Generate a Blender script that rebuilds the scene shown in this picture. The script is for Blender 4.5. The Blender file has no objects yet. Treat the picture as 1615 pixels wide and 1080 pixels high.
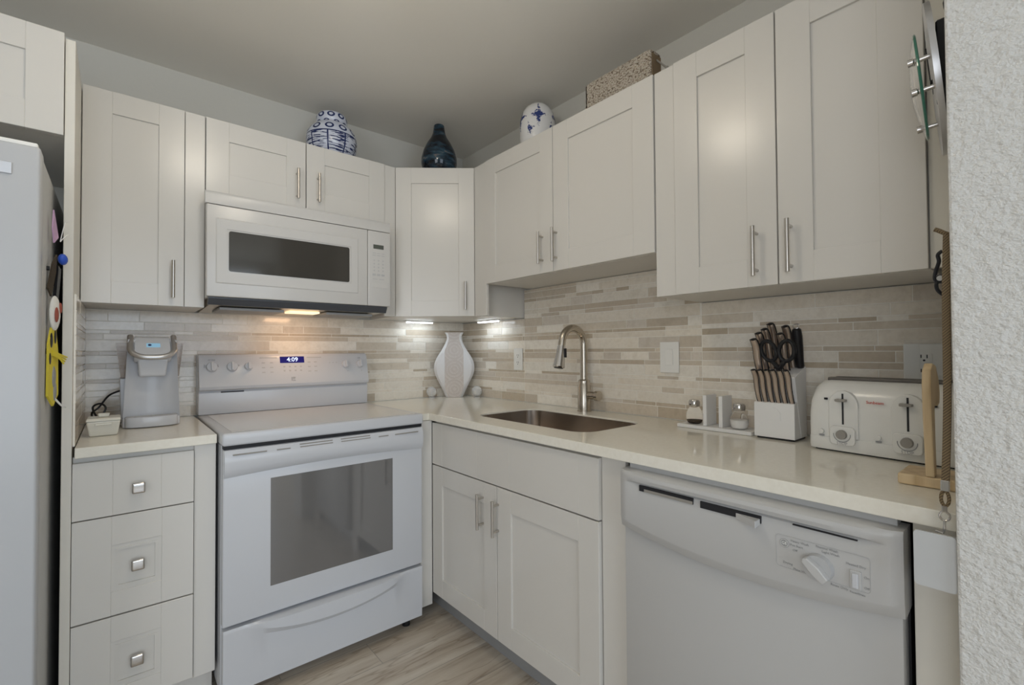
import bpy, bmesh, math, random
from mathutils import Matrix, Vector
R = math.radians
S = bpy.context.scene
C = S.collection

# ------------------------------------------------------------------ camera
def make_camera():
    yaw, pit, rol, f = .7001, .0182, -.0064, 740.76
    fw = Vector((math.sin(yaw)*math.cos(pit), math.cos(yaw)*math.cos(pit), math.sin(pit)))
    rt = Vector((math.cos(yaw), -math.sin(yaw), 0)); up = rt.cross(fw)
    c, s = math.cos(rol), math.sin(rol)
    rt, up = c*rt + s*up, -s*rt + c*up
    cd = bpy.data.cameras.new('camera'); cam = bpy.data.objects.new('camera', cd); C.objects.link(cam)
    cd.sensor_width = 36; cd.lens = f/1615*36; cd.clip_start = .02
    m = Matrix((rt, up, -fw)).transposed().to_4x4(); m.translation = (-1.715, -2.5218, 1.1927)
    cam.matrix_world = m; S.camera = cam
make_camera()

# ------------------------------------------------------------------ world, light, exposure
W = bpy.data.worlds.new('world'); S.world = W; W.use_nodes = True
W.node_tree.nodes['Background'].inputs[0].default_value = (.75, .86, 1, 1)
W.node_tree.nodes['Background'].inputs[1].default_value = 1.0
S.view_settings.view_transform = 'Standard'; S.view_settings.look = 'None'
S.view_settings.exposure = 0.0; S.view_settings.gamma = 1.0

def area(name, loc, target, sx, sy, power, col):
    l = bpy.data.lights.new(name, 'AREA'); l.shape = 'RECTANGLE'; l.size = sx; l.size_y = sy
    l.energy = power; l.color = col
    o = bpy.data.objects.new(name, l); C.objects.link(o); o.location = loc
    o.rotation_euler = (Vector(target) - Vector(loc)).to_track_quat('-Z', 'Y').to_euler()
    return o
# daylight entering through the glazed opening in the wall behind the camera and the one on the left
area('window_daylight', (-1.5, -5.55, 1.35), (-1.5, 0, 1.2), 2.6, 1.9, 44, (.76, .87, 1.0))
area('side_window_daylight', (-4.15, -3.6, 1.4), (0, -2.6, 1.1), 1.6, 1.5, 27, (.93, .96, 1.0))

# ------------------------------------------------------------------ materials
def lin(c):
    if isinstance(c, str):
        c = c.lstrip('#'); c = [int(c[i:i+2], 16)/255 for i in (0, 2, 4)]
        c = [x/12.92 if x <= .04045 else ((x+.055)/1.055)**2.4 for x in c]
    return (*c[:3], 1)
def mat(name, col, rough=.5, metal=0, emit=None, estr=0, trans=0, ior=1.45, coat=0, alpha=1, spec=None, aniso=0):
    m = bpy.data.materials.new(name); m.use_nodes = True
    b = m.node_tree.nodes['Principled BSDF']
    b.inputs['Base Color'].default_value = lin(col); b.inputs['Roughness'].default_value = rough
    b.inputs['Metallic'].default_value = metal; b.inputs['IOR'].default_value = ior
    b.inputs['Transmission Weight'].default_value = trans; b.inputs['Coat Weight'].default_value = coat
    b.inputs['Alpha'].default_value = alpha
    if spec is not None: b.inputs['Specular IOR Level'].default_value = spec
    if emit: b.inputs['Emission Color'].default_value = lin(emit); b.inputs['Emission Strength'].default_value = estr
    return m
def N(m, t, **kw):
    n = m.node_tree.nodes.new(t)
    for k, v in kw.items(): setattr(n, k, v)
    return n
def L(m, a, b): m.node_tree.links.new(a, b)
def bsdf(m): return m.node_tree.nodes['Principled BSDF']
def coords(m, kind='Object', scale=(1, 1, 1), rot=(0, 0, 0)):
    tc = N(m, 'ShaderNodeTexCoord'); mp = N(m, 'ShaderNodeMapping')
    mp.inputs['Scale'].default_value = scale; mp.inputs['Rotation'].default_value = rot
    L(m, tc.outputs[kind], mp.inputs['Vector']); return mp.outputs['Vector']
def noise(m, vec, scale, detail=3, rough=.5):
    n = N(m, 'ShaderNodeTexNoise'); n.inputs['Scale'].default_value = scale
    n.inputs['Detail'].default_value = detail; n.inputs['Roughness'].default_value = rough
    L(m, vec, n.inputs['Vector']); return n.outputs['Fac']
def ramp(m, fac, stops, interp='LINEAR'):
    r = N(m, 'ShaderNodeValToRGB'); r.color_ramp.interpolation = interp
    e = r.color_ramp.elements
    while len(e) < len(stops): e.new(.5)
    for k, (p, c) in enumerate(stops): e[k].position = p; e[k].color = lin(c)
    L(m, fac, r.inputs['Fac']); return r.outputs['Color']
def bump(m, h, strength=.3, dist=.002):
    b = N(m, 'ShaderNodeBump'); b.inputs['Strength'].default_value = strength; b.inputs['Distance'].default_value = dist
    L(m, h, b.inputs['Height']); L(m, b.outputs['Normal'], bsdf(m).inputs['Normal'])
def math_(m, op, a, b=None):
    n = N(m, 'ShaderNodeMath', operation=op)
    for k, v in enumerate((a, b)):
        if v is None: continue
        if isinstance(v, (int, float)): n.inputs[k].default_value = v
        else: L(m, v, n.inputs[k])
    return n.outputs[0]
def mixc(m, fac, a, b, mode='MIX'):
    n = N(m, 'ShaderNodeMix', data_type='RGBA', blend_type=mode)
    if isinstance(fac, (int, float)): n.inputs[0].default_value = fac
    else: L(m, fac, n.inputs[0])
    for k, v in ((6, a), (7, b)):
        if isinstance(v, (str, tuple)): n.inputs[k].default_value = lin(v)
        else: L(m, v, n.inputs[k])
    return n.outputs[2]

M = {}
M['cab'] = mat('cabinet_paint', (.69, .665, .62), .23)
M['cabin'] = mat('cabinet_body', (.69, .665, .62), .4)
M['panel'] = mat('panel_cream', (.74, .71, .64), .45)
M['white'] = mat('appliance_white', (.61, .62, .645), .22)
M['white_mw'] = mat('microwave_white', (.63, .615, .59), .25)
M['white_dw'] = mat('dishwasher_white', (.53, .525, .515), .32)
M['fridge'] = mat('fridge_white', (.50, .51, .525), .3)
bump(M['fridge'], noise(M['fridge'], coords(M['fridge'], 'Object'), 350, 2), .08, .001)
M['fridge_side'] = mat('fridge_side_grey', (.56, .56, .55), .5)
bump(M['fridge_side'], noise(M['fridge_side'], coords(M['fridge_side'], 'Object'), 160, 3), .35, .002)
M['cook'] = mat('cooktop_glass', (.72, .70, .67), .08)
M['glass_oven'] = mat('oven_glass', (.24, .235, .235), .05, .5)
M['rack'] = mat('oven_rack', (.34, .335, .325), .25, .6)
M['glass_mw'] = mat('microwave_glass', (.075, .07, .062), .09, .35)
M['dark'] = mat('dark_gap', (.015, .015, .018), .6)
M['black'] = mat('black_plastic', (.012, .012, .014), .32)
M['slate'] = mat('blue_black_plate', (.06, .065, .075), .35)
M['grey'] = mat('mid_grey', (.32, .32, .32), .5)
M['lgrey'] = mat('light_grey_print', (.48, .48, .48), .5)
M['warmgrey'] = mat('warm_grey_plastic', (.30, .28, .25), .4)
M['slotgrey'] = mat('slot_rim', (.10, .09, .08), .4)
M['nickel'] = mat('brushed_nickel', (.56, .53, .49), .3, 1)
M['chrome'] = mat('chrome', (.62, .60, .58), .16, 1)
M['steel'] = mat('sink_steel', (.56, .50, .44), .24, 1)
M['faucet'] = mat('faucet_nickel', (.52, .47, .40), .26, 1)
M['alu'] = mat('brushed_aluminium', (.60, .60, .61), .35, .9)
M['underside'] = mat('hood_metal', (.55, .52, .47), .35, .7)
M['quartz'] = mat('quartz_counter', (.85, .81, .71), .09)
v = coords(M['quartz'], 'Object'); f1 = noise(M['quartz'], v, 90, 4)
L(M['quartz'], ramp(M['quartz'], f1, [(.3, (.83, .79, .69)), (.7, (.87, .835, .74))]), bsdf(M['quartz']).inputs['Base Color'])
M['wall'] = mat('wall_paint', (.60, .585, .535), .8)
bump(M['wall'], noise(M['wall'], coords(M['wall'], 'Object'), 60, 4), .15, .004)
M['ceil'] = mat('ceiling_paint', (.82, .795, .74), .9)
bump(M['ceil'], noise(M['ceil'], coords(M['ceil'], 'Object'), 40, 4), .15, .004)
# knock-down textured plaster
m = M['plaster'] = mat('textured_plaster', (.68, .67, .64), .7)
v = coords(m, 'Object', (1, 1.0, 1.35)); a = noise(m, v, 75, 4, .55); b = noise(m, v, 170, 2)
h = math_(m, 'ADD', ramp(m, a, [(.30, (0, 0, 0)), (.70, (1, 1, 1))]), math_(m, 'MULTIPLY', b, .30))
bump(m, h, .65, .005)
# wood-look stone planks on the floor
m = M['floor'] = mat('floor_plank_tile', (.4, .35, .3), .3)
v = coords(m, 'Object')
br = N(m, 'ShaderNodeTexBrick'); br.offset = .35; br.offset_frequency = 2
br.inputs['Color1'].default_value = (.2, .2, .2, 1); br.inputs['Color2'].default_value = (.9, .9, .9, 1)
br.inputs['Mortar'].default_value = (.5, .5, .5, 1)
br.inputs['Scale'].default_value = 1; br.inputs['Mortar Size'].default_value = .0016
br.inputs['Brick Width'].default_value = .92; br.inputs['Row Height'].default_value = .155
tc = N(m, 'ShaderNodeMapping'); tc.inputs['Location'].default_value = (.926, .03, 0); L(m, v, tc.inputs['Vector']); L(m, tc.outputs[0], br.inputs['Vector'])
st = N(m, 'ShaderNodeMapping'); st.inputs['Scale'].default_value = (1.3, 11, 1); st.inputs['Rotation'].default_value = (0, 0, R(9)); L(m, v, st.inputs['Vector'])
add = N(m, 'ShaderNodeVectorMath', operation='ADD'); L(m, st.outputs[0], add.inputs[0])
sc = N(m, 'ShaderNodeVectorMath', operation='SCALE'); L(m, br.outputs['Color'], sc.inputs[0]); sc.inputs['Scale'].default_value = 9; L(m, sc.outputs[0], add.inputs[1])
g1 = noise(m, add.outputs[0], 1.5, 6, .6)
base = ramp(m, g1, [(.25, (.33, .27, .205)), (.42, (.50, .425, .34)), (.55, (.58, .51, .42)), (.75, (.68, .62, .53))])
vein = noise(m, add.outputs[0], .9, 3, .7)
vl = ramp(m, vein, [(.485, (1, 1, 1)), (.5, (.62, .56, .5)), (.515, (1, 1, 1))])
base = mixc(m, .7, base, vl, 'MULTIPLY')
base = mixc(m, br.outputs['Fac'], base, (.36, .32, .27))
L(m, base, bsdf(m).inputs['Base Color'])
# marble strip mosaic: colour of each strip comes from the mesh, veining from noise
m = M['tile'] = mat('marble_strip', (.6, .55, .5), .12)
at = N(m, 'ShaderNodeAttribute', attribute_name='strip')
v = coords(m, 'Object', (1, 1, 1)); n1 = noise(m, v, 22, 6, .62); n2 = noise(m, v, 75, 4)
col = mixc(m, .42, at.outputs['Color'], ramp(m, n1, [(.3, (.70, .66, .60)), (.5, (1, 1, 1)), (.7, (.86, .82, .76))]), 'MULTIPLY')
col = mixc(m, .18, col, ramp(m, n2, [(.35, (.7, .68, .66)), (.6, (1, 1, 1))]), 'MULTIPLY')
L(m, col, bsdf(m).inputs['Base Color']); bump(m, n2, .06, .002)
M['grout'] = mat('grout', (.90, .865, .79), .7)
M['wood'] = mat('pine_wood', (.62, .46, .27), .45)
m = M['wood']; v = coords(m, 'Object', (30, 30, 3))
L(m, ramp(m, noise(m, v, 1.6, 4), [(.3, (.52, .37, .20)), (.6, (.70, .54, .33))]), bsdf(m).inputs['Base Color'])
M['ceramic'] = mat('cream_ceramic', (.72, .70, .62), .25)
M['vase'] = mat('vase_white', (.78, .77, .77), .3)
m = M['vasepanel'] = mat('vase_sequin_panel', (.55, .50, .46), .35)
tcx = N(m, 'ShaderNodeTexCoord'); sx = N(m, 'ShaderNodeSeparateXYZ'); L(m, tcx.outputs['Object'], sx.inputs[0])
zz = math_(m, 'SUBTRACT', math_(m, 'FRACT', math_(m, 'DIVIDE', math_(m, 'ADD', sx.outputs['Z'], .01), .118)), .5)
zz = math_(m, 'MULTIPLY', zz, .118)
rr = math_(m, 'SQRT', math_(m, 'ADD', math_(m, 'MULTIPLY', zz, zz), math_(m, 'MULTIPLY', sx.outputs['X'], sx.outputs['X'])))
rings = math_(m, 'SINE', math_(m, 'MULTIPLY', rr, 330))
dots = N(m, 'ShaderNodeTexVoronoi'); dots.inputs['Scale'].default_value = 260; L(m, tcx.outputs['Object'], dots.inputs['Vector'])
mix = math_(m, 'ADD', math_(m, 'MULTIPLY', rings, .5), math_(m, 'MULTIPLY', dots.outputs['Distance'], -.6))
L(m, ramp(m, mix, [(0, (.60, .54, .50)), (.45, (.74, .70, .67))]), bsdf(m).inputs['Base Color']); bump(m, mix, .4, .0015)
M['crystal'] = mat('clear_crystal', (.95, .95, .94), .04, 0, trans=.6, ior=1.45)
M['glassclear'] = mat('clear_glass', (.98, .98, .98), .02, 0, trans=1, ior=1.45)
M['glassedge'] = mat('green_edge_glass', (.07, .26, .18), .1, 0, trans=.35, ior=1.5)
M['glassthin'] = mat('thin_glass', (.98, .98, .98), .03, 0, trans=1, ior=1.07)
M['smoke'] = mat('smoky_plastic', (.72, .66, .62), .08, 0, trans=.8, ior=1.3)
M['pepper'] = mat('ground_pepper', (.06, .045, .03), .9)
M['salt'] = mat('white_salt', (.82, .80, .76), .8)
M['led'] = mat('led_strip', (.9, .95, 1), .4, emit=(.86, .93, 1), estr=6)
M['bulb'] = mat('hood_lamp', (1, .9, .75), .4, emit=(1, .72, .42), estr=1.2)
M['dome'] = mat('lamp_dome', (1, .95, .85), .4, emit=(1, .90, .74), estr=17)
M['lcd_blue'] = mat('clock_display', (.01, .01, .04), .1, emit=(.03, .02, .30), estr=.35)
M['lcd_digits'] = mat('display_digits', (.7, .8, 1), .3, emit=(.6, .75, 1), estr=1.2)
M['lcd_grey'] = mat('grey_lcd', (.09, .10, .085), .15)
M['lcd_cyan'] = mat('blue_lcd', (.25, .45, .6), .2, emit=(.30, .58, .80), estr=.35)
M['red'] = mat('red_print', (.6, .08, .06), .4)
M['navy'] = mat('navy_ink', (.03, .05, .16), .35)
M['blue'] = mat('blue_plastic', (.03, .10, .55), .4)
M['pink'] = mat('pink_plastic', (.60, .38, .58), .5)
M['yellow'] = mat('yellow_felt', (.75, .62, .06), .7)
M['offwhite'] = mat('off_white', (.86, .85, .81), .45)
M['redbrown'] = mat('rust_red', (.35, .09, .06), .6)
M['handle'] = mat('knife_handle_steel', (.56, .47, .41), .28, .9)
M['blockwhite'] = mat('knife_block_white', (.80, .79, .77), .4)
M['toaster'] = mat('toaster_white', (.74, .73, .69), .2)
M['film'] = mat('crinkled_film', (.92, .95, .94), .05, alpha=.16)
bump(M['film'], noise(M['film'], coords(M['film'], 'Object'), 35, 4), .8, .01)
m = M['leash'] = mat('woven_leash', (.24, .17, .09), .7)
wv = N(m, 'ShaderNodeTexWave', wave_type='BANDS', bands_direction='DIAGONAL'); wv.inputs['Scale'].default_value = 130
L(m, coords(m, 'Object'), wv.inputs['Vector']); L(m, ramp(m, wv.outputs['Fac'], [(.3, (.085, .055, .028)), (.7, (.21, .15, .075))]), bsdf(m).inputs['Base Color'])
M['frost'] = mat('frosted_plastic', (.68, .69, .69), .35, trans=.25, ior=1.3)
m = M['wicker'] = mat('woven_seagrass', (.45, .40, .33), .8)
v = coords(m, 'Object', (1, 1, 1.6)); vo = N(m, 'ShaderNodeTexVoronoi'); vo.inputs['Scale'].default_value = 125; L(m, v, vo.inputs['Vector'])
L(m, ramp(m, vo.outputs['Distance'], [(.2, (.66, .61, .53)), (.6, (.46, .39, .31)), (.85, (.12, .08, .05))]), bsdf(m).inputs['Base Color']); bump(m, vo.outputs['Distance'], 1, -.006)
M['wickerdark'] = mat('dark_wicker_side', (.24, .17, .10), .85)
bump(M['wickerdark'], noise(M['wickerdark'], coords(M['wickerdark'], 'Object'), 120, 3), .8, .006)
# dark swirled glass bottle
m = M['bottle'] = mat('dark_swirl_glass', (.02, .03, .05), .08)
v = coords(m, 'Object', (7, 7, 22), (R(34), R(28), 0)); nz = noise(m, v, 1.5, 5, .62)
L(m, ramp(m, nz, [(.40, (.006, .007, .010)), (.52, (.015, .035, .055)), (.60, (.03, .07, .10)), (.66, (.17, .14, .12)), (.72, (.02, .05, .07))]), bsdf(m).inputs['Base Color'])
# blue-on-white painted jars (uv: turn, height)
m = M['jarblue'] = mat('blue_ring_ceramic', (.7, .72, .76), .2)
tcx = N(m, 'ShaderNodeTexCoord'); sx = N(m, 'ShaderNodeSeparateXYZ'); L(m, tcx.outputs['UV'], sx.inputs[0])
def ringband(n, v0, hx, hz, r0, w, ph=0):
    u = math_(m, 'SUBTRACT', math_(m, 'FRACT', math_(m, 'ADD', math_(m, 'MULTIPLY', sx.outputs['X'], n), ph)), .5)
    u = math_(m, 'MULTIPLY', u, hx); z = math_(m, 'MULTIPLY', math_(m, 'SUBTRACT', sx.outputs['Y'], v0), hz)
    d = math_(m, 'SQRT', math_(m, 'ADD', math_(m, 'MULTIPLY', u, u), math_(m, 'MULTIPLY', z, z)))
    return math_(m, 'LESS_THAN', math_(m, 'ABSOLUTE', math_(m, 'SUBTRACT', d, r0)), w)
fac = math_(m, 'MAXIMUM', ringband(11, .60, .058, .29, .015, .0042), ringband(9, .90, .046, .29, .0125, .0042, .3))
fac = math_(m, 'MAXIMUM', fac, ringband(9, .775, .05, .5, .011, .004, .75))
low = math_(m, 'LESS_THAN', sx.outputs['Y'], .49)
wv = N(m, 'ShaderNodeTexNoise'); mp = N(m, 'ShaderNodeMapping'); mp.inputs['Scale'].default_value = (9, 26, 1); L(m, tcx.outputs['UV'], mp.inputs['Vector'])
wv.inputs['Scale'].default_value = 1.4; wv.inputs['Detail'].default_value = 4; L(m, mp.outputs[0], wv.inputs['Vector'])
strp = math_(m, 'MULTIPLY', math_(m, 'GREATER_THAN', wv.outputs['Fac'], .53), low)
vert = math_(m, 'MULTIPLY', math_(m, 'LESS_THAN', math_(m, 'FRACT', math_(m, 'MULTIPLY', sx.outputs['X'], 9)), .09), low)
ln = math_(m, 'LESS_THAN', math_(m, 'ABSOLUTE', math_(m, 'SUBTRACT', sx.outputs['Y'], .49)), .012)
fac = math_(m, 'MAXIMUM', math_(m, 'MAXIMUM', fac, ln), math_(m, 'MAXIMUM', strp, vert))
wash = noise(m, coords(m, 'Object'), 14, 3)
basec = mixc(m, math_(m, 'MULTIPLY', wash, .75), (.76, .77, .80), (.36, .42, .60))
L(m, mixc(m, fac, basec, (.018, .03, .11)), bsdf(m).inputs['Base Color'])
m = M['jarwhite'] = mat('white_blue_sprig_ceramic', (.74, .73, .72), .2)
tcx = N(m, 'ShaderNodeTexCoord'); sx = N(m, 'ShaderNodeSeparateXYZ'); L(m, tcx.outputs['UV'], sx.inputs[0])
def sub(c): return math_(m, 'SUBTRACT', math_(m, 'FRACT', math_(m, 'MULTIPLY', sx.outputs['X'], 5)), c)
nn = noise(m, coords(m, 'Object'), 95, 4, .7)
ux = math_(m, 'ABSOLUTE', sub(.5)); vy = math_(m, 'ABSOLUTE', math_(m, 'SUBTRACT', sx.outputs['Y'], .66))
cross = math_(m, 'MINIMUM', math_(m, 'ADD', math_(m, 'MULTIPLY', ux, 1.6), math_(m, 'MULTIPLY', vy, .9)),
              math_(m, 'ADD', math_(m, 'MULTIPLY', ux, .55), math_(m, 'MULTIPLY', vy, 3.4)))
k1 = math_(m, 'LESS_THAN', math_(m, 'ADD', cross, math_(m, 'MULTIPLY', math_(m, 'SUBTRACT', nn, .5), .75)), .20)
uy = math_(m, 'ABSOLUTE', sub(.1)); vy2 = math_(m, 'ABSOLUTE', math_(m, 'SUBTRACT', sx.outputs['Y'], .40))
k2 = math_(m, 'LESS_THAN', math_(m, 'ADD', math_(m, 'ADD', math_(m, 'MULTIPLY', uy, .9), math_(m, 'MULTIPLY', vy2, 1.6)), math_(m, 'MULTIPLY', math_(m, 'SUBTRACT', nn, .5), 1.2)), .12)
L(m, mixc(m, math_(m, 'MAXIMUM', k1, k2), (.74, .73, .72), (.03, .05, .18)), bsdf(m).inputs['Base Color'])

# ------------------------------------------------------------------ mesh helpers
class MB:
    def __init__(s): s.bm = bmesh.new(); s.uv = None
    def _v(s, p): return s.bm.verts.new(p)
    def face(s, pts): return s.bm.faces.new([s._v(p) for p in pts])
    def box(s, x0, x1, y0, y1, z0, z1, bev=0, seg=2):
        if x0 > x1: x0, x1 = x1, x0
        if y0 > y1: y0, y1 = y1, y0
        b = bmesh.new(); bmesh.ops.create_cube(b, size=1)
        for v in b.verts: v.co = Vector(((x0+x1)/2 + v.co.x*(x1-x0), (y0+y1)/2 + v.co.y*(y1-y0), (z0+z1)/2 + v.co.z*(z1-z0)))
        if bev: bmesh.ops.bevel(b, geom=b.edges[:], offset=bev, segments=seg, profile=.5, affect='EDGES', clamp_overlap=True)
        return s.merge(b)
    def merge(s, b, mtx=None):
        if mtx is not None: bmesh.ops.transform(b, matrix=mtx, verts=b.verts[:])
        t = bpy.data.meshes.new('t'); b.to_mesh(t); b.free(); s.bm.from_mesh(t); bpy.data.meshes.remove(t); return s
    def prism(s, pts, axis, a, b, bev=0, seg=2):
        """polygon pts (2d) extruded along axis from a to b; axis x:(y,z) y:(x,z) z:(x,y)"""
        def P(p, t): return {'x': (t, p[0], p[1]), 'y': (p[0], t, p[1]), 'z': (p[0], p[1], t)}[axis]
        q = bmesh.new()
        A = [q.verts.new(P(p, a)) for p in pts]; B = [q.verts.new(P(p, b)) for p in pts]; n = len(pts)
        q.faces.new(A); q.faces.new(B[::-1])
        for i in range(n): q.faces.new((A[i], B[i], B[(i+1) % n], A[(i+1) % n]))
        bmesh.ops.recalc_face_normals(q, faces=q.faces[:])
        if bev:
            es = [e for e in q.edges if e.calc_face_angle(0) > .5]
            bmesh.ops.bevel(q, geom=es, offset=bev, segments=seg, profile=.5, affect='EDGES', clamp_overlap=True)
        return s.merge(q)
    def tube(s, pts, r, n=12, closed=False, caps=True):
        pts = [Vector(p) for p in pts]; k = len(pts); rs = r if isinstance(r, (list, tuple)) else [r]*k
        rings = []; nrm = None
        for i, p in enumerate(pts):
            a = pts[(i-1) % k] if (closed or i) else p; b = pts[(i+1) % k] if (closed or i < k-1) else p
            t = (b-a).normalized()
            if nrm is None:
                nrm = t.orthogonal().normalized()
            nrm = (nrm - t*nrm.dot(t)).normalized(); bn = t.cross(nrm)
            rings.append([s._v(p + (nrm*math.cos(2*math.pi*j/n) + bn*math.sin(2*math.pi*j/n))*rs[i]) for j in range(n)])
        for i in range(k if closed else k-1):
            A, B = rings[i], rings[(i+1) % k]
            for j in range(n): s.bm.faces.new((A[j], A[(j+1) % n], B[(j+1) % n], B[j]))
        if caps and not closed: s.bm.faces.new(rings[0][::-1]); s.bm.faces.new(rings[-1])
        return s
    def cyl(s, p0, p1, r0, r1=None, n=28): return s.tube([p0, p1], [r0, r0 if r1 is None else r1], n)
    def lathe(s, prof, c=(0, 0, 0), n=40, uv=False):
        if uv: s.uv = s.bm.loops.layers.uv.new('UV')
        rings = [[s._v((c[0]+max(r, 1e-4)*math.cos(2*math.pi*j/n), c[1]+max(r, 1e-4)*math.sin(2*math.pi*j/n), c[2]+z)) for j in range(n)] for r, z in prof]
        z0, z1 = prof[0][1], max(p[1] for p in prof)
        for i in range(len(prof)-1):
            for j in range(n):
                f = s.bm.faces.new((rings[i][j], rings[i][(j+1) % n], rings[i+1][(j+1) % n], rings[i+1][j]))
                if uv:
                    for lp, (u, w) in zip(f.loops, ((j, i), (j+1, i), (j+1, i+1), (j, i+1))):
                        lp[s.uv].uv = (u/n, (prof[w][1]-z0)/(z1-z0))
        s.bm.faces.new(rings[0][::-1]); s.bm.faces.new(rings[-1]); return s
    def ball(s, c, r, n=20, sc=(1, 1, 1), ico=None):
        b = bmesh.new()
        if ico is None: bmesh.ops.create_uvsphere(b, u_segments=n, v_segments=max(6, n//2), radius=r)
        else: bmesh.ops.create_icosphere(b, subdivisions=ico, radius=r)
        return s.merge(b, Matrix.Translation(c) @ Matrix.Diagonal((*sc, 1)))
    def plate(s, loops, z0, z1, bev=0):
        b = bmesh.new(); top = []; es = []
        for lp in loops:
            vs = [b.verts.new((p[0], p[1], z1)) for p in lp]; top.append(vs)
            for i in range(len(vs)): es.append(b.edges.new((vs[i], vs[(i+1) % len(vs)])))
        bmesh.ops.triangle_fill(b, use_beauty=True, use_dissolve=False, edges=es)
        fs = b.faces[:]
        r = bmesh.ops.duplicate(b, geom=b.verts[:]+b.edges[:]+fs); mp = r['vert_map']
        for vs in top:
            lo = [mp[v] for v in vs]
            for v in lo: v.co.z = z0
            for i in range(len(vs)): j = (i+1) % len(vs); b.faces.new((vs[i], vs[j], lo[j], lo[i]))
        for g in r['geom']:
            if isinstance(g, bmesh.types.BMVert): g.co.z = z0
        bmesh.ops.recalc_face_normals(b, faces=b.faces[:])
        if bev:
            e2 = [e for e in b.edges if e.calc_face_angle(0) > 1.2]
            bmesh.ops.bevel(b, geom=e2, offset=bev, segments=2, profile=.5, affect='EDGES', clamp_overlap=True)
        return s.merge(b)

F_B = Matrix.Identity(4)                       # back-wall frame: x right, y into the wall
F_R = Matrix.Rotation(R(-90), 4, 'Z')          # right-wall frame: local x = -world y, local y = world x
BASE = {}
def thing(name, label, cat, base=(0, 0, 0), frame=F_B, group=None, rz=0):
    o = bpy.data.objects.new(name, None); C.objects.link(o); o.empty_display_size = .05
    o.matrix_world = frame @ Matrix.Translation(base) @ Matrix.Rotation(rz, 4, 'Z')
    o['label'] = label; o['category'] = cat
    if group: o['group'] = group
    BASE[o.name] = Vector(base) if not rz else Vector((0, 0, 0))
    if rz: o['_'] = 0; del o['_']
    return o
def obj(name, mb, m, parent=None, smooth=35, label=None, mats=None):
    """one mesh object; with a parent, its vertices are given in the frame the thing was laid out in"""
    bm = mb.bm
    if parent is not None:
        bmesh.ops.translate(bm, verts=bm.verts[:], vec=-BASE[parent.name])
    bmesh.ops.recalc_face_normals(bm, faces=bm.faces[:])
    if smooth:
        for f in bm.faces: f.smooth = True
        for e in bm.edges:
            if len(e.link_faces) == 2 and e.calc_face_angle(0) > R(smooth): e.smooth = False
    me = bpy.data.meshes.new(name); bm.to_mesh(me); bm.free()
    me.materials.append(M[m] if isinstance(m, str) else m)
    o = bpy.data.objects.new(name, me); C.objects.link(o)
    if parent is not None: o.parent = parent; BASE[o.name] = BASE[parent.name]
    if label: o['label'] = label
    return o
def solo(name, mb, m, label, cat, base=(0, 0, 0), frame=F_B, group=None, smooth=35):
    bmesh.ops.translate(mb.bm, verts=mb.bm.verts[:], vec=-Vector(base))
    o = obj(name, mb, m, None, smooth); o.matrix_world = frame @ Matrix.Translation(base)
    o['label'] = label; o['category'] = cat; BASE[o.name] = Vector(base)
    if group: o['group'] = group
    return o
def struct(name, mb, m, smooth=0):
    o = obj(name, mb, m, None, smooth); o['kind'] = 'structure'; return o
def copy_tree(o, parent=None):
    c = o.copy(); C.objects.link(c)
    if parent is not None: c.parent = parent
    for ch in list(o.children): copy_tree(ch, c)
    return c
def letters(items, name, m, parent, depth=.0004):
    """lettering: items = (text, size, matrix); one mesh for each word"""
    for txt, size, mtx in items:
        mb = MB(); cu = bpy.data.curves.new('t', 'FONT'); cu.body = txt; cu.size = size; cu.extrude = depth; cu.align_x = 'CENTER'; cu.align_y = 'CENTER'; cu.resolution_u = 2
        to = bpy.data.objects.new('t', cu); C.objects.link(to); bpy.context.view_layer.update()
        me = bpy.data.meshes.new_from_object(to.evaluated_get(bpy.context.evaluated_depsgraph_get()))
        b = bmesh.new(); b.from_mesh(me); mb.merge(b, mtx)
        bpy.data.objects.remove(to); bpy.data.curves.remove(cu); bpy.data.meshes.remove(me)
        o = obj(name, mb, m, parent, 0)
    return o
def wallmtx(x, y, z, tilt=0, roll=0):      # text plane facing -y
    return Matrix.Translation((x, y, z)) @ Matrix.Rotation(tilt, 4, 'X') @ Matrix.Rotation(R(90), 4, 'X') @ Matrix.Rotation(roll, 4, 'Z')
def arc(c, r, a0, a1, n, plane='xz'):
    out = []
    for i in range(n+1):
        a = a0 + (a1-a0)*i/n; u, w = r*math.cos(a), r*math.sin(a)
        out.append({'xz': (c[0]+u, c[1], c[2]+w), 'xy': (c[0]+u, c[1]+w, c[2]), 'yz': (c[0], c[1]+u, c[2]+w)}[plane])
    return out
def rrect(x0, x1, y0, y1, r, n=6):
    p = []
    for cx, cy, a in ((x1-r, y1-r, 0), (x0+r, y1-r, 90), (x0+r, y0+r, 180), (x1-r, y0+r, 270)):
        for i in range(n+1): t = R(a + 90*i/n); p.append((cx + r*math.cos(t), cy + r*math.sin(t)))
    return p
def smoothpath(pts, k=6):
    P = [Vector(p) for p in pts]; out = []
    for i in range(len(P)-1):
        a, b, c, d = P[max(i-1, 0)], P[i], P[i+1], P[min(i+2, len(P)-1)]
        for j in range(k):
            t = j/k; out.append(.5*((2*b)+(c-a)*t+(2*a-5*b+4*c-d)*t*t+(3*b-a-3*c+d)*t**3))
    return out + [P[-1]]

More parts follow.
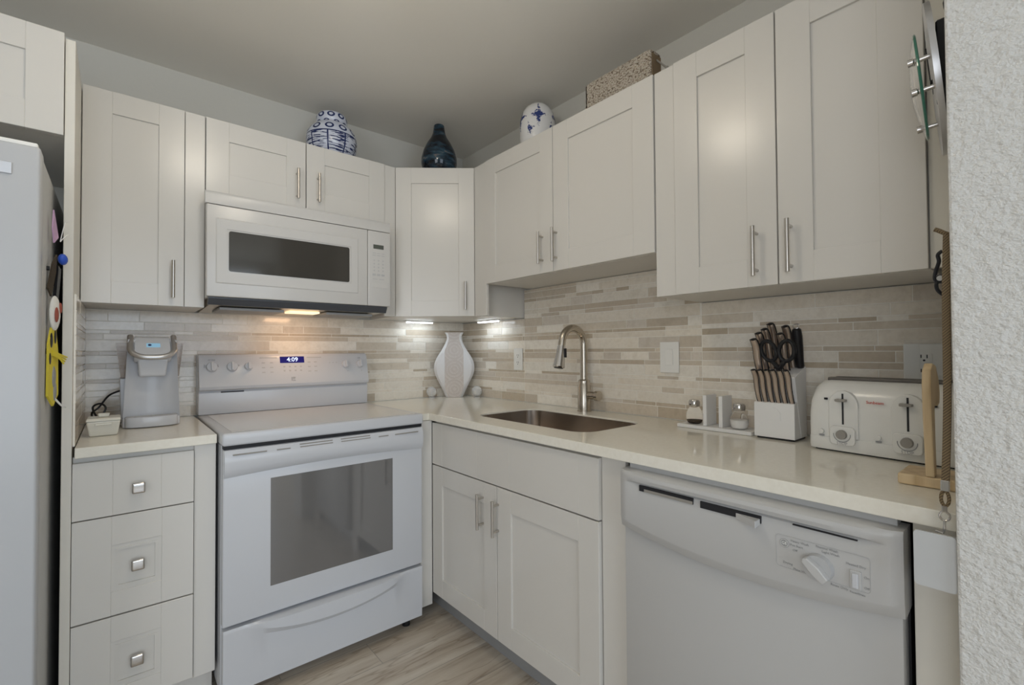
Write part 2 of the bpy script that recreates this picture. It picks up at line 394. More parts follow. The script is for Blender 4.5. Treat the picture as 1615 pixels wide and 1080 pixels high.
# ------------------------------------------------------------------ the room
CZ, YS = 2.44, -2.401
struct('floor', MB().box(-4.3, .12, -5.8, .12, -.05, 0), 'floor')
struct('ceiling', MB().box(-4.3, .12, -5.8, .12, CZ, CZ+.05), 'ceil')
struct('wall_back', MB().box(-4.3, .12, 0, .12, 0, CZ), 'wall')
struct('wall_right', MB().box(0, .12, -5.8, 0, 0, CZ), 'wall')
mb = MB(); mb.box(-4.3, -4.2, -5.8, -4.45, 0, CZ); mb.box(-4.3, -4.2, -2.75, 0, 0, CZ); mb.box(-4.3, -4.2, -4.45, -2.75, 0, .6); mb.box(-4.3, -4.2, -4.45, -2.75, 2.2, CZ)
struct('wall_left', mb, 'wall')
mb = MB(); mb.box(-4.2, -2.85, -5.8, -5.7, 0, CZ); mb.box(-.15, 0, -5.8, -5.7, 0, CZ); mb.box(-2.85, -.15, -5.8, -5.7, 0, .35); mb.box(-2.85, -.15, -5.8, -5.7, 2.35, CZ)
struct('wall_front', mb, 'wall')
struct('wall_partition', MB().box(-.70, -.0005, YS-.17, YS, 0, CZ, .004, 2), 'plaster')

# ---- marble strip backsplash
rnd = random.Random(11)
LIGHT = [(.87, .81, .71), (.84, .775, .67), (.89, .84, .75), (.82, .75, .645)]
BEIGE = [(.67, .59, .485), (.70, .625, .52), (.64, .565, .465)]
TAN = [(.60, .51, .40), (.56, .475, .365), (.62, .54, .435)]
GREYT = [(.68, .61, .52), (.72, .655, .57)]
ROWS = [(.046, 'm'), (.017, 'm'), (.040, 'l'), (.024, 'b'), (.030, 'm'), (.015, 'd'), (.043, 'l'), (.021, 'm'), (.033, 'm'), (.017, 'd'),
        (.046, 'l'), (.025, 'b'), (.015, 'd'), (.036, 'm'), (.046, 'l'), (.019, 'm'), (.026, 'd'), (.040, 'l'), (.018, 'd'), (.034, 'm'), (.046, 'l'), (.020, 'd')]
def splash(name, u0, u1, z1, mtx, th=.010, z0=.9155, steps=()):
    steps = steps or ((u1, z1),); zm = max(q[1] for q in steps)
    mb = MB(); lay = mb.bm.loops.layers.float_color.new('strip')
    z = z0 + .001; k = 0
    while z < zm - .004:
        h, kind = ROWS[k % len(ROWS)]; k += 1
        ztop = min(z+h, zm); u = u0 - rnd.random()*.2
        while u < u1:
            ln = rnd.choice([.10, .14, .19, .24, .30, .38]) * (.7 if h < .02 else 1)
            a, b = max(u, u0), min(u+ln, u1)
            for q in steps:
                if a+.001 < q[0] < b-.001: b = q[0]; ln = b-u; break
            top = min(ztop, min([q[1] for i_, q in enumerate(steps) if q[0] > a+.001 and (i_ == 0 or steps[i_-1][0] < b-.001)] or [z1]))
            q = rnd.random()
            pal = {'l': LIGHT if q < .72 else BEIGE if q < .88 else GREYT, 'm': LIGHT if q < .42 else BEIGE if q < .68 else TAN if q < .9 else GREYT, 'b': BEIGE if q < .5 else LIGHT if q < .75 else TAN, 'd': TAN if q < .42 else BEIGE if q < .68 else LIGHT}[kind]
            c = rnd.choice(pal); j = 1 + rnd.uniform(-.05, .05)
            if b - a > .006 and top - z > .005:
                n0 = len(mb.bm.faces)
                t = th + rnd.uniform(-.0003, .0003); g = .0013; e = .0004
                x0, x1, y0, zz0, zz1 = a+g, b-g, -t, z+g, top-g
                A = [(x0, 0, zz0), (x1, 0, zz0), (x1, 0, zz1), (x0, 0, zz1)]
                B = [(x0, y0+e, zz0), (x1, y0+e, zz0), (x1, y0+e, zz1), (x0, y0+e, zz1)]
                Ct = [(x0+e, y0, zz0+e), (x1-e, y0, zz0+e), (x1-e, y0, zz1-e), (x0+e, y0, zz1-e)]
                vA, vB, vC = [[mb._v(p) for p in q_] for q_ in (A, B, Ct)]
                fs = [mb.bm.faces.new(vC)]
                for i in range(4):
                    j2 = (i+1) % 4
                    fs.append(mb.bm.faces.new((vA[i], vA[j2], vB[j2], vB[i]))); fs.append(mb.bm.faces.new((vB[i], vB[j2], vC[j2], vC[i])))
                for f in fs:
                    for lp in f.loops: lp[lay] = (c[0]*j, c[1]*j, c[2]*j, 1)
            u += ln
        z = ztop
    n0 = len(mb.bm.faces); ua = u0
    for ub, zb in steps: mb.box(ua, ub, -th+.0012, -.0003, z0, zb); ua = ub
    for f in list(mb.bm.faces)[n0:]:
        f.material_index = 1
    o = obj(name, mb, 'tile', None, 0); o.data.materials.append(M['grout'])
    o.matrix_world = mtx; o['kind'] = 'structure'; return o
splash('trim_1', -1.8130, -.012, 1.372, F_B)
splash('trim_2', .0005, -YS-.001, 1.37, F_R, .012, steps=((.606, 1.368), (1.6210, 1.5240), (-YS-.001, 1.3705)))
splash('trim_3', .012, .60, 1.372, Matrix.Translation((-1.8134, 0, 0)) @ Matrix.Rotation(R(90), 4, 'Z') @ Matrix.Diagonal((-1, 1, 1, 1)), .006)

# ------------------------------------------------------------------ cabinets
def shaker(mb, x0, x1, z0, z1, yf, t=.02, st=.080, rail=.080, rec=.007):
    b = .0009
    mb.box(x0, x0+st, yf, yf+t, z0, z1, b, 1); mb.box(x1-st, x1, yf, yf+t, z0, z1, b, 1)
    mb.box(x0+st, x1-st, yf, yf+t, z1-rail, z1, b, 1); mb.box(x0+st, x1-st, yf, yf+t, z0, z0+rail, b, 1)
    mb.box(x0+st-.004, x1-st+.004, yf+rec, yf+t-.001, z0+rail-.004, z1-rail+.004)
    return mb
def bar_handle(parent, x, z0, z1, yf, r=.0058, off=.030):
    mb = MB(); y = yf-off
    mb.cyl((x, y, z0), (x, y, z1), r, n=16)
    for z in (z0+.018, z1-.018): mb.cyl((x, y+.001, z), (x, yf-.0002, z), .0045, n=12)
    return obj('handle', mb, 'nickel', parent, label='brushed nickel bar handle')
def door(parent, x0, x1, z0, z1, yf, hx=None, hz=None, **k):
    d = obj('door', shaker(MB(), x0+.0015, x1-.0015, z0, z1, yf, **k), 'cab', parent, 0)
    if hx: bar_handle(d, hx, hz[0], hz[1], yf)
    return d
ZU0, ZU1 = 1.373, 2.137
# fridge cabinet and end panel
t = thing('fridge_cabinet', 'white shaker cabinet above the refrigerator with tall cream end panel', 'cabinet', (-2.30, 0, 1.84))
obj('body', MB().box(-2.76, -1.8385, -.608, -.0005, 1.84, 2.139), 'cabin', t, 0)
door(t, -2.76, -2.299, 1.835, 2.139, -.63); door(t, -2.297, -1.8365, 1.835, 2.139, -.63)
obj('end_panel', MB().box(-1.8365, -1.8138, -.622, -.0005, .0005, 2.128, .001, 1), 'panel', t, 0, label='tall narrow cream end panel down to the floor')
# left upper cabinet
t = thing('upper_cabinet', 'single-door white upper cabinet above the coffee maker', 'cabinet', (-1.66, 0, ZU0))
obj('body', MB().box(-1.8125, -1.4505, -.2965, -.0005, ZU0, ZU1, .0008, 1), 'cabin', t, 0)
door(t, -1.8128, -1.5155, ZU0, ZU1, -.3175, -1.5525, (1.403, 1.544))
obj('filler_strip', MB().box(-1.5148, -1.4500, -.3150, -.2968, ZU0, ZU1, .0009, 1), 'cab', t, 0)
# over the microwave
t = thing('upper_cabinet', 'short two-door white upper cabinet directly above the microwave', 'cabinet', (-1.066, 0, 1.842))
obj('body', MB().box(-1.4490, -.6895, -.2965, -.0005, 1.842, ZU1, .0008, 1), 'cabin', t, 0)
door(t, -1.4480, -1.0660, 1.842, ZU1, -.3175, -1.1056, (1.872, 2.005)); door(t, -1.0650, -.6880, 1.842, ZU1, -.3175, -1.0152, (1.873, 2.004))
# diagonal corner cabinet
t = thing('corner_cabinet', 'diagonal white corner upper cabinet above the tall vase', 'cabinet', (-.35, -.35, ZU0))
poly = [(-.6275, -.0005), (-.6275, -.2940), (-.2960, -.5560), (-.2960, -.6000), (-.0005, -.6000), (-.0005, -.0005)]
obj('body', MB().prism(poly, 'z', ZU0, ZU1), 'cabin', t, 0)
obj('filler_strip', MB().box(-.6870, -.6280, -.3100, -.2920, ZU0, ZU1, .0009, 1), 'cab', t, 0)
obj('filler_strip', MB().box(-.3110, -.2965, -.6610, -.5630, ZU0, ZU1, .0009, 1), 'cab', t, 0)
ang = math.atan2(-.5604+.31, -.31+.6285); DM = Matrix.Translation((-.6285, -.31, 0)) @ Matrix.Rotation(ang, 4, 'Z')
WD = math.hypot(.3185, .2504)
def diag(mb): bmesh.ops.transform(mb.bm, matrix=DM, verts=mb.bm.verts[:]); return mb
d = obj('door', diag(shaker(MB(), .002, WD-.001, ZU0, ZU1, .0, t=.014)), 'cab', t, 0)
mb = MB(); hx = WD-.047; mb.cyl((hx, -.03, 1.403), (hx, -.03, 1.548), .0058, n=16)
for z in (1.421, 1.530): mb.cyl((hx, -.029, z), (hx, -.0002, z), .0045, n=12)
obj('handle', diag(mb), 'nickel', d, label='brushed nickel bar handle')
# right wall uppers (local x = -world y)
t = thing('upper_cabinet', 'short two-door white upper cabinet above the sink', 'cabinet', (1.14, 0, 1.526), F_R)
obj('body', MB().box(.6625, 1.6195, -.2965, -.0005, 1.526, ZU1, .0008, 1), 'cabin', t, 0)
door(t, .6630, 1.1340, 1.526, ZU1, -.3175, 1.0722, (1.563, 1.700), st=.078); door(t, 1.1345, 1.6195, 1.526, ZU1, -.3175, 1.1558, (1.562, 1.702), st=.085)
t = thing('upper_cabinet', 'tall two-door white upper cabinet above the knife block and toaster', 'cabinet', (1.97, 0, ZU0), F_R)
obj('body', MB().box(1.6215, 2.3210, -.2965, -.0005, ZU0, ZU1, .0008, 1), 'cabin', t, 0)
obj('filler_strip', MB().box(1.6215, 1.6935, -.3120, -.2968, ZU0, ZU1, .0009, 1), 'cab', t, 0)
obj('filler_strip', MB().box(2.3222, 2.3995, -.3060, -.2900, ZU0+.001, ZU1, .0009, 1), 'panel', t, 0, label='cream scribe strip against the textured wall')
door(t, 1.6945, 2.0065, ZU0, ZU1, -.3175, 1.9517, (1.400, 1.541)); door(t, 2.0072, 2.3215, ZU0, ZU1, -.3175, 2.0406, (1.400, 1.543), st=.085)

# drawer base
t = thing('drawer_cabinet', 'white three-drawer base cabinet between end panel and stove', 'cabinet', (-1.63, -.3, 0))
obj('body', MB().box(-1.8125, -1.4490, -.5965, -.0005, .105, .8825, .0008, 1), 'cabin', t, 0)
obj('filler_strip', MB().box(-1.5110, -1.4490, -.612, -.5970, .105, .8825, .0009, 1), 'cab', t, 0)
obj('toe_kick', MB().box(-1.8100, -1.4490, -.545, -.5, .0005, .1045), 'cab', t, 0)
def knob(parent, x, z, yf):
    mb = MB(); mb.cyl((x, yf-.0002, z), (x, yf-.014, z), .0085, .007, 16)
    q = bmesh.new(); bmesh.ops.create_cube(q, size=1)
    for v in q.verts: v.co = Vector((v.co.x*.034, v.co.y*.014, v.co.z*.034))
    bmesh.ops.bevel(q, geom=q.edges[:], offset=.0055, segments=3, profile=.6, affect='EDGES')
    mb.merge(q, Matrix.Translation((x, yf-.020, z)))
    obj('knob', mb, 'chrome', parent, 40, label='square chrome knob')
for z0, z1, kz in ((.696, .866, .7733), (.391, .6925, .533), (.113, .3865, .239)):
    mb = MB(); x0, x1, yf = -1.8125, -1.5130, -.62; b = .0009
    if z1-z0 < .2:
        mb.box(x0, -1.7206, yf, yf+.02, z0, z1, b, 1); mb.box(-1.7206, -1.6004, yf, yf+.02, z0, z1, b, 1); mb.box(-1.6004, x1, yf, yf+.02, z0, z1, b, 1)
    else:
        q0, q1 = kz-.071, kz+.071
        mb.box(x0, -1.7225, yf, yf+.02, z0, z1, b, 1); mb.box(-1.5985, x1, yf, yf+.02, z0, z1, b, 1)
        mb.box(-1.7225, -1.5985, yf, yf+.02, q1, z1, b, 1); mb.box(-1.7225, -1.5985, yf, yf+.02, z0, q0, b, 1)
        mb.box(-1.7235, -1.5975, yf+.007, yf+.02, q0-.001, q1+.001)
        for a, w, dp in ((-.0005, .0115, .0032), (.011, .006, .0010)):
            for bx in ((-1.7225+a, -1.7225+a+w, q0+a, q1-a), (-1.5985-a-w, -1.5985-a, q0+a, q1-a), (-1.7225+a+w, -1.5985-a-w, q1-a-w, q1-a), (-1.7225+a+w, -1.5985-a-w, q0+a, q0+a+w)):
                mb.box(bx[0], bx[1], yf+dp, yf+.012, bx[2], bx[3])
    dr = obj('drawer', mb, 'cab', t, 0); knob(dr, -1.6585, kz, yf if z1-z0 < .2 else yf+.0072)

# sink base (right wall frame)
t = thing('sink_cabinet', 'white sink base cabinet with two doors below the faucet', 'cabinet', (1.13, -.3, 0), F_R)
mb = MB(); mb.box(.6570, .675, -.5975, -.0125, .105, .8825); mb.box(1.6, 1.6165, -.5975, -.0125, .105, .8825); mb.box(.675, 1.6, -.5975, -.0125, .105, .125)
mb.box(.675, 1.6, -.03, -.0125, .125, .8825); mb.box(.675, 1.6, -.5975, -.58, .69, .8825)
obj('body', mb, 'cabin', t, 0)
obj('toe_kick', MB().box(.5, 1.7020, -.545, -.535, .0005, .1045), 'grey', t, 0)
mb = MB(); yf = -.62
for a, b_ in ((.6590, .739), (.739, 1.0), (1.0, 1.2), (1.2, 1.535), (1.535, 1.6150)): mb.box(a, b_, yf, yf+.02, .6885, .8725, .0008, 1)
obj('false_drawer_front', mb, 'cab', t, 0)
door(t, .6590, 1.1270, .1145, .6835, yf, 1.0415, (.506, .642)); door(t, 1.1278, 1.6150, .1145, .6835, yf, 1.1375, (.505, .638))
obj('filler_strip', MB().box(1.6170, 1.7025, -.606, -.59, .0005, .8825, .0009, 1), 'cab', t, 0)
obj('corner_filler', MB().box(.6060, .6560, -.6800, -.62, .06, .8825, .0009, 1), 'cab', t, 0)

# worktops
solo('countertop', MB().box(-1.8070, -1.4495, -.6365, -.0110, .884, .915, .0022, 2), 'quartz', 'small white quartz countertop under the coffee maker', 'countertop', (-1.63, -.32, .884), smooth=0)
hole = rrect(-.515, -.165, -1.470, -.835, .075, 7)
outer = [(-.0125, -.0110), (-.6835, -.0110), (-.6835, -.6560), (-.6365, -.6560), (-.6365, YS+.001), (-.0125, YS+.001)]
solo('countertop', MB().plate([outer, hole], .884, .915, .002), 'quartz', 'long white quartz countertop around the sink, running to the textured wall', 'countertop', (-.32, -1.2, .884), smooth=0)
# sink bowl
t = thing('sink', 'undermount stainless steel sink bowl set in the long countertop', 'sink', (-.34, -1.15, .70))
mb = MB(); secs = []
for z, g, r in ((.9085, .0006, .0745), (.9085, .0022, .073), (.87, .0024, .073), (.74, .008, .07), (.715, .016, .065), (.703, .037, .05)):
    secs.append([mb._v((x, y, z)) for x, y in rrect(-.515+g, -.165-g, -1.470+g, -.835-g, r, 7)])
for A, B in zip(secs, secs[1:]):
    n = len(A)
    for i in range(n): mb.bm.faces.new((A[i], A[(i+1) % n], B[(i+1) % n], B[i]))
mb.bm.faces.new(secs[-1])
obj('bowl', mb, 'steel', t, 50)
obj('drain', MB().cyl((-.34, -1.15, .7035), (-.34, -1.15, .7065), .045, n=28), 'chrome', t)
# faucet
t = thing('faucet', 'brushed nickel pull-down kitchen faucet behind the sink', 'faucet', (-.074, -1.085, .9155))
X, Y = -.074, -1.085
mb = MB(); mb.lathe([(.0325, 0), (.0325, .004), (.0300, .006), (.0300, .118), (.0265, .124), (.0265, .140), (.0185, .146)], (X, Y, .9155), 28)
obj('base', mb, 'faucet', t)
pts = [(X, Y, 1.058), (X, Y, 1.15), (X, Y, 1.222)] + arc((X-.072, Y, 1.222), .072, 0, R(168), 14)[1:]
e = pts[-1]; pts.append((e[0]-.004, Y, e[2]-.022))
obj('spout', MB().tube(pts, .0165, 20), 'faucet', t)
hx, hz = pts[-1][0], pts[-1][2]
def hp(s, dx=0): return (hx-.20*s+dx, Y, hz-.98*s)
sp = obj('spray_head', MB().tube([hp(0), hp(.006), hp(.03), hp(.085), hp(.093), hp(.098)], [.0172, .0182, .0190, .0255, .0270, .0245], 24), 'chrome', t, label='polished pull-down spray head')
obj('spray_button', MB().box(hx-.005, hx+.009, Y-.0235, Y-.014, hz-.052, hz-.012, .002, 2), 'black', sp)
obj('spray_face', MB().tube([hp(.0985), hp(.101)], [.02, .019], 24), 'black', sp)
mb = MB(); mb.cyl((X, Y-.028, .99), (X, Y-.070, .99), .0175, n=24); mb.cyl((X, Y-.070, .99), (X, Y-.088, .99), .0225, n=28)
obj('lever', mb, 'faucet', t)

# ------------------------------------------------------------------ range
t = thing('stove', 'white freestanding electric stove with glass oven door and backguard', 'stove', (-1.065, -.36, 0))
x0, x1 = -1.4430, -.6875
obj('body', MB().box(x0+.003, x1-.003, -.655, -.014, .042, .8775, .002, 1), 'white', t, 0)
ct = obj('cooktop', MB().box(x0, x1, -.7000, -.055, .8785, .9225, .009, 4), 'white', t)
obj('glass_surface', MB().box(x0+.03, x1-.03, -.675, -.125, .9226, .9238, .0005, 1), 'cook', ct, 0)
obj('shadow_gap', MB().box(x0+.006, x1-.004, -.688, -.6555, .8660, .8782), 'dark', t, 0)  # dark strip painting in the shadow line between cooktop and oven door
od = obj('oven_door', MB().box(x0+.004, x1-.002, -.6900, -.657, .2735, .8650, .005, 3), 'white', t)
mb = MB(); wx0, wx1, wz0, wz1 = -1.2935, -.8290, .370, .7490
obj('window', MB().box(wx0, wx1, -.6908, -.688, wz0, wz1), 'glass_oven', od, 0)
mb = MB(); nseg = 24; prof = [(-.690, .8640), (-.698, .8640), (-.7090, .845), (-.7120, .822), (-.7100, .80), (-.7030, .782), (-.690, .770)]
grid = []
for i in range(nseg+1):
    u = i/nseg; x = x0+.006+(x1-x0-.010)*u; k = 1-.35*abs(2*u-1)**3; dz = .012*(1-(2*u-1)**2)
    grid.append([mb._v((x, -.690-(-.690-y)*k, z if j < 2 else z+dz*(.3+.7*(j-1)/5))) for j, (y, z) in enumerate(prof)])
for a, b_ in zip(grid, grid[1:]):
    for j in range(len(prof)-1): mb.bm.faces.new((a[j], a[j+1], b_[j+1], b_[j]))
mb.bm.faces.new(grid[0]); mb.bm.faces.new(grid[-1][::-1])
hd = obj('door_handle', mb, 'white', od, 50)
mb = MB()
for a, b_, rows in ((-1.413, -1.31, 1), (-1.278, -1.233, 1), (-1.20, -1.082, 2), (-1.05, -.933, 2), (-.898, -.856, 1), (-.825, -.719, 1)):
    for q in range(rows):
        mb.box(a, b_, -.7080+.0045*q-.002, -.7005+.0045*q, .8470+.0085*q, .8505+.0085*q)
obj('vent_slot', mb, 'warmgrey', hd, 0)
# bottom drawer with a sagging finger ledge
mb = MB(); grid = []
for i in range(33):
    u = i/32; x = x0+.006+(x1-x0-.010)*u; w = max(0, min(1, (u-.10)/.80)); inside = .1 <= u <= .9
    za = .250-.046*(1-(2*u-1)**2/.64) if inside else .250
    dp = .026*(1-((2*u-1)/.8)**4) if inside else 0
    grid.append([mb._v(p) for p in ((x, -.660, .2625), (x, -.690-dp*.2, .2625), (x, -.692-dp, .257 if inside else .2545), (x, -.692-dp, za), (x, -.690, za-.024), (x, -.690, .10), (x, -.688, .048), (x, -.660, .045))])
for a, b_ in zip(grid, grid[1:]):
    for j in range(8): mb.bm.faces.new((a[j], a[(j+1) % 8], b_[(j+1) % 8], b_[j]))
mb.bm.faces.new(grid[0]); mb.bm.faces.new(grid[-1][::-1])
obj('storage_drawer', mb, 'white', t, 30)
for x in (x0+.04, x1-.05):
    for y in (-.63, -.06): obj('foot', MB().cyl((x, y, .0005), (x, y, .0418), .017, n=16), 'black', t)
# backguard
bg = obj('backguard', MB().prism([(-.014, .9235), (-.100, .9235), (-.102, 1.018), (-.094, 1.024), (-.118, 1.032), (-.121, 1.045), (-.090, 1.168), (-.078, 1.184), (-.060, 1.188), (-.014, 1.186)], 'x', x0, x1, .003, 2), 'white', t, 25)
sl = (-.090+.121)/(1.168-1.045); tilt = -math.atan(sl)
def by(z, o=0): return -.121+(z-1.045)*sl-o
def bpos(x, z, o=0): return Matrix.Translation((x, by(z, o), z)) @ Matrix.Rotation(tilt, 4, 'X')
obj('vent_slot', MB().box(-1.36, -1.27, -.1019, -.097, 1.0165, 1.0215), 'dark', bg, 0)
for x, r in ((-1.395, .022), (-1.3175, .022), (-1.252, .018), (-.806, .020), (-.7305, .020)):
    q = MB(); q.cyl((0, 0, 0), (0, -.014, 0), r, r*.88, 28); q.box(-.0045, .0045, -.026, -.013, -r*.85, r*.85, .002, 2)
    bmesh.ops.transform(q.bm, matrix=bpos(x, 1.130, .0003), verts=q.bm.verts[:])
    obj('burner_knob', q, 'white', bg, 40)
q = MB(); q.box(-1.118, -1.008, -.0012, .004, 1.143-1.14, 1.174-1.14); q2 = q
bmesh.ops.transform(q.bm, matrix=bpos(0, 1.14), verts=q.bm.verts[:]); dsp = obj('clock_display', q, 'lcd_blue', bg, 0, label='dark blue lit clock display')
letters([('4:09', .030, Matrix.Translation((-1.062, by(1.158, .0018), 1.158)) @ Matrix.Rotation(tilt, 4, 'X') @ Matrix.Rotation(R(90), 4, 'X'))], 'digits', 'lcd_digits', dsp, .0003)
def key(name, x, z, w, h):
    q = bmesh.new(); bmesh.ops.create_cube(q, size=1); obj(name, MB().merge(q, bpos(x, z, .0003) @ Matrix.Diagonal((w, .0006, h, 1))), 'lgrey', bg, 0)
for x in (-1.19, -1.155, -.985, -.955):
    for z in (1.145, 1.123, 1.101): key('key', x, z, .013, .004)
for x in (-1.10, -1.075, -1.05, -1.025):
    for z in (1.125, 1.106): key('key', x, z, .008, .006)
for a, b_ in ((-1.205, -1.13), (-.995, -.925)): key('printed_bar', (a+b_)/2, 1.168, b_-a, .005)
for x in (-.885, -.868, -.851): key('printed_mark', x, 1.14, .005, .003)
items = [('2', .016, wallmtx(-1.421, by(1.135, .0006), 1.135, tilt)), ('5', .016, wallmtx(-1.3715, by(1.135, .0006), 1.135, tilt))]
items += [('LEFT REAR', .006, wallmtx(-1.395, by(1.162, .0006), 1.162, tilt)), ('5', .011, wallmtx(-1.291, by(1.135, .0006), 1.135, tilt)), ('REAR', .006, wallmtx(-.7305, by(1.162, .0006), 1.162, tilt))]
items += [('LO', .006, wallmtx(-.795, by(1.096, .0006), 1.096, tilt)), ('LO', .006, wallmtx(-.722, by(1.096, .0006), 1.096, tilt))]
letters(items, 'lettering', 'grey', bg)
q = MB()
for a in ((-.009, -.006, -.009, .009), (-.004, .009, .005, .009), (-.004, .007, -.001, .002), (-.004, .009, -.009, -.006)):
    q.box(a[0], a[1], -.0004, .0006, a[2], a[3])
bmesh.ops.transform(q.bm, matrix=bpos(-1.062, 1.066, .0003), verts=q.bm.verts[:]); obj('maker_mark', q, 'grey', bg, 0)

# ------------------------------------------------------------------ microwave
t = thing('microwave', 'white over-the-range microwave mounted above the stove', 'microwave', (-1.08, -.2, 1.41))
mx0, mx1, my = -1.4490, -.7030, -.410
obj('body', MB().box(mx0, mx1-.001, -.385, -.011, 1.409, 1.8180, .002, 1), 'white_mw', t, 0)
obj('vent_grille', MB().prism([(-.3855, 1.768), (my, 1.768), (my, 1.808), (my+.006, 1.8175), (-.3855, 1.8178)], 'x', mx0-.011, mx1, .0015, 2), 'white_mw', t, 20)
d = obj('door', MB().box(mx0-.006, -.8170, my, -.3855, 1.4105, 1.766, .004, 3), 'white_mw', t)
mb = MB()
a, b_, c, e = -1.425, -.862, 1.462, 1.716      # raised frame round the window
for i in range(4):
    pass
outer_ = [(a, c), (b_, c), (b_, e), (a, e)]; inner_ = [(-1.388, 1.504), (-.897, 1.504), (-.897, 1.675), (-1.388, 1.675)]
vo_ = [mb._v((p[0], my-.0002, p[1])) for p in outer_]; vm_ = [mb._v((p[0]+(.004 if k in (0, 3) else -.004), my-.003, p[1]+(.004 if k < 2 else -.004))) for k, p in enumerate(outer_)]
vi_ = [mb._v((p[0], my-.0025, p[1])) for p in inner_]; vj_ = [mb._v((p[0], my-.0002, p[1])) for p in inner_]
for A, B in ((vo_, vm_), (vm_, vi_), (vi_, vj_)):
    for i in range(4): mb.bm.faces.new((A[i], A[(i+1) % 4], B[(i+1) % 4], B[i]))
obj('window_frame', mb, 'white_mw', d, 20)
obj('window', MB().prism(rrect(-1.381, -.904, 1.511, 1.669, .008, 4), 'y', my-.0018, my+.001), 'glass_mw', d, 0)
cp = obj('control_panel', MB().box(-.8150, mx1, my, -.3855, 1.4105, 1.766, .004, 3), 'white_mw', t)
obj('display', MB().box(-.789, -.7375, my-.0006, my+.001, 1.6815, 1.7015), 'lcd_grey', cp, 0)
for r_, z in enumerate((1.661, 1.650, 1.626, 1.610, 1.594, 1.578, 1.558)):
    for x in (-.785, -.763, -.741):
        w_, h_ = ((.008, .0015) if r_ < 2 else (.003, .003) if r_ < 6 else (.008, .005))
        obj('key', MB().box(x-w_, x+w_, my-.0004, my+.001, z-h_, z+h_), 'lgrey', cp, 0)
for x0_, x1_ in ((-.792, -.768), (-.760, -.736)): obj('printed_bar', MB().box(x0_, x1_, my-.0004, my+.001, 1.536, 1.539), 'lgrey', cp, 0)
obj('label_plate', MB().box(-.803, -.716, my-.0008, my+.001, 1.497, 1.519), 'white_mw', cp, 0)
obj('drip_lip', MB().prism([(-.392, 1.4085), (-.402, 1.4085), (-.402, 1.404), (-.388, 1.380), (-.375, 1.380)], 'x', -1.4470, -.7160), 'slate', t, 0, label='blue-black lower lip')
un = obj('underside', MB().prism([(-.386, 1.4085), (-.374, 1.383), (-.06, 1.372), (-.0125, 1.372), (-.0125, 1.4085)], 'x', -1.438, -.722), 'underside', t, 0, label='bare metal underside')
for a, b_ in ((-1.40, -1.16), (-.98, -.76)):
    obj('grease_filter', MB().box(a, b_, -.33, -.14, 1.366, 1.3765, .001, 1), 'grey', un, 0)
obj('lamp_lens', MB().box(-1.13, -1.00, -.30, -.22, 1.370, 1.3780, .001, 1), 'bulb', un, 0)
area('hood_lamp_glow', (-1.065, -.20, 1.363), (-1.065, -.10, .93), .12, .07, .42, (1, .62, .36))

# ------------------------------------------------------------------ dishwasher (right wall frame)
t = thing('dishwasher', 'white built-in dishwasher under the long countertop', 'dishwasher', (2.02, -.3, 0), F_R)
obj('body', MB().box(1.7100, 2.3230, -.585, -.0130, .10, .8660), 'dark', t, 0)
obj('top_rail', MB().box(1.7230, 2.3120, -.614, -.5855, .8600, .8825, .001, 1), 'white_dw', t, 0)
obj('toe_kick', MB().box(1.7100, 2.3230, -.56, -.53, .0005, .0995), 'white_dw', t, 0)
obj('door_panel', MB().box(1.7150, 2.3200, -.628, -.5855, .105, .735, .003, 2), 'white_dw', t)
def dwprof(u):
    zb = .7100-.030*(1-(2*u-1)**2); c = max(0, 1-((2*u-1)/.93)**8)
    ed = .010*max(0, abs(2*u-1)-.94)/.06
    yf = -.655+ed
    return [(-.5860, zb+.008), (-.630, zb), (-.641, zb+.002), (yf+.002, zb+.022), (yf, zb+.028), (yf, .800), (yf+.004*c, .835), (yf+.009*c, .8385), (yf-.006*c, .8435), (yf-.010*c, .853), (yf-.007*c, .861), (yf+.003, .8665), (-.5860, .8670)]
mb = MB(); grid = []
for i in range(61):
    u = i/60; u = u*u*(3-2*u)*.25+u*.75
    x = 1.7145+(2.3255-1.7145)*u; grid.append([mb._v((x, y, z)) for y, z in dwprof(u)])
for a, b_ in zip(grid, grid[1:]):
    for j in range(len(a)-1): mb.bm.faces.new((a[j], a[j+1], b_[j+1], b_[j]))
mb.bm.faces.new(grid[0]); mb.bm.faces.new(grid[-1][::-1])
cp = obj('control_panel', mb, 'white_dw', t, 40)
yf = -.655
obj('vent_slot', MB().box(1.7816, 1.9330, yf-.0006, yf+.004, .8215, .8365), 'dark', cp, 0)
obj('vent_insert', MB().box(1.797, 1.9325, yf-.0009, yf+.004, .8215, .8290), 'warmgrey', cp, 0)
obj('latch_slot', MB().box(1.9515, 2.0885, yf-.0006, yf+.004, .8190, .8345), 'dark', cp, 0)
obj('door_latch', MB().prism([(2.035, yf-.0006), (2.045, yf-.004), (2.086, yf-.026), (2.087, yf-.026), (2.087, yf-.0006)], 'z', .815, .8290, .0012, 2), 'white_dw', cp, 0)
obj('handle_gap', MB().box(2.150, 2.260, yf-.0005, yf+.006, .8335, .8355), 'dark', cp, 0)
mb = MB()    # hairline plate outline
for q in (rrect(2.1185, 2.2790, .7430, .8080, .006, 4),):
    n = len(q); pr = [(p[0], yf-.0004, p[1]) for p in q]; mb.tube(pr, .00045, 6, True)
obj('plate_outline', mb, 'lgrey', cp, 0)
dl = MB(); dl.cyl((2.1960, yf-.0003, .7640), (2.1960, yf-.012, .7640), .0265, .0245, 36)
dial = obj('dial', dl, 'lgrey', cp, 40)
q = MB(); q.prism([(-.024, -.0065), (-.0275, 0), (-.024, .0065), (0, .010), (.024, .0075), (.024, -.0075), (0, -.010)], 'y', -.028, -.0118, .002, 2)
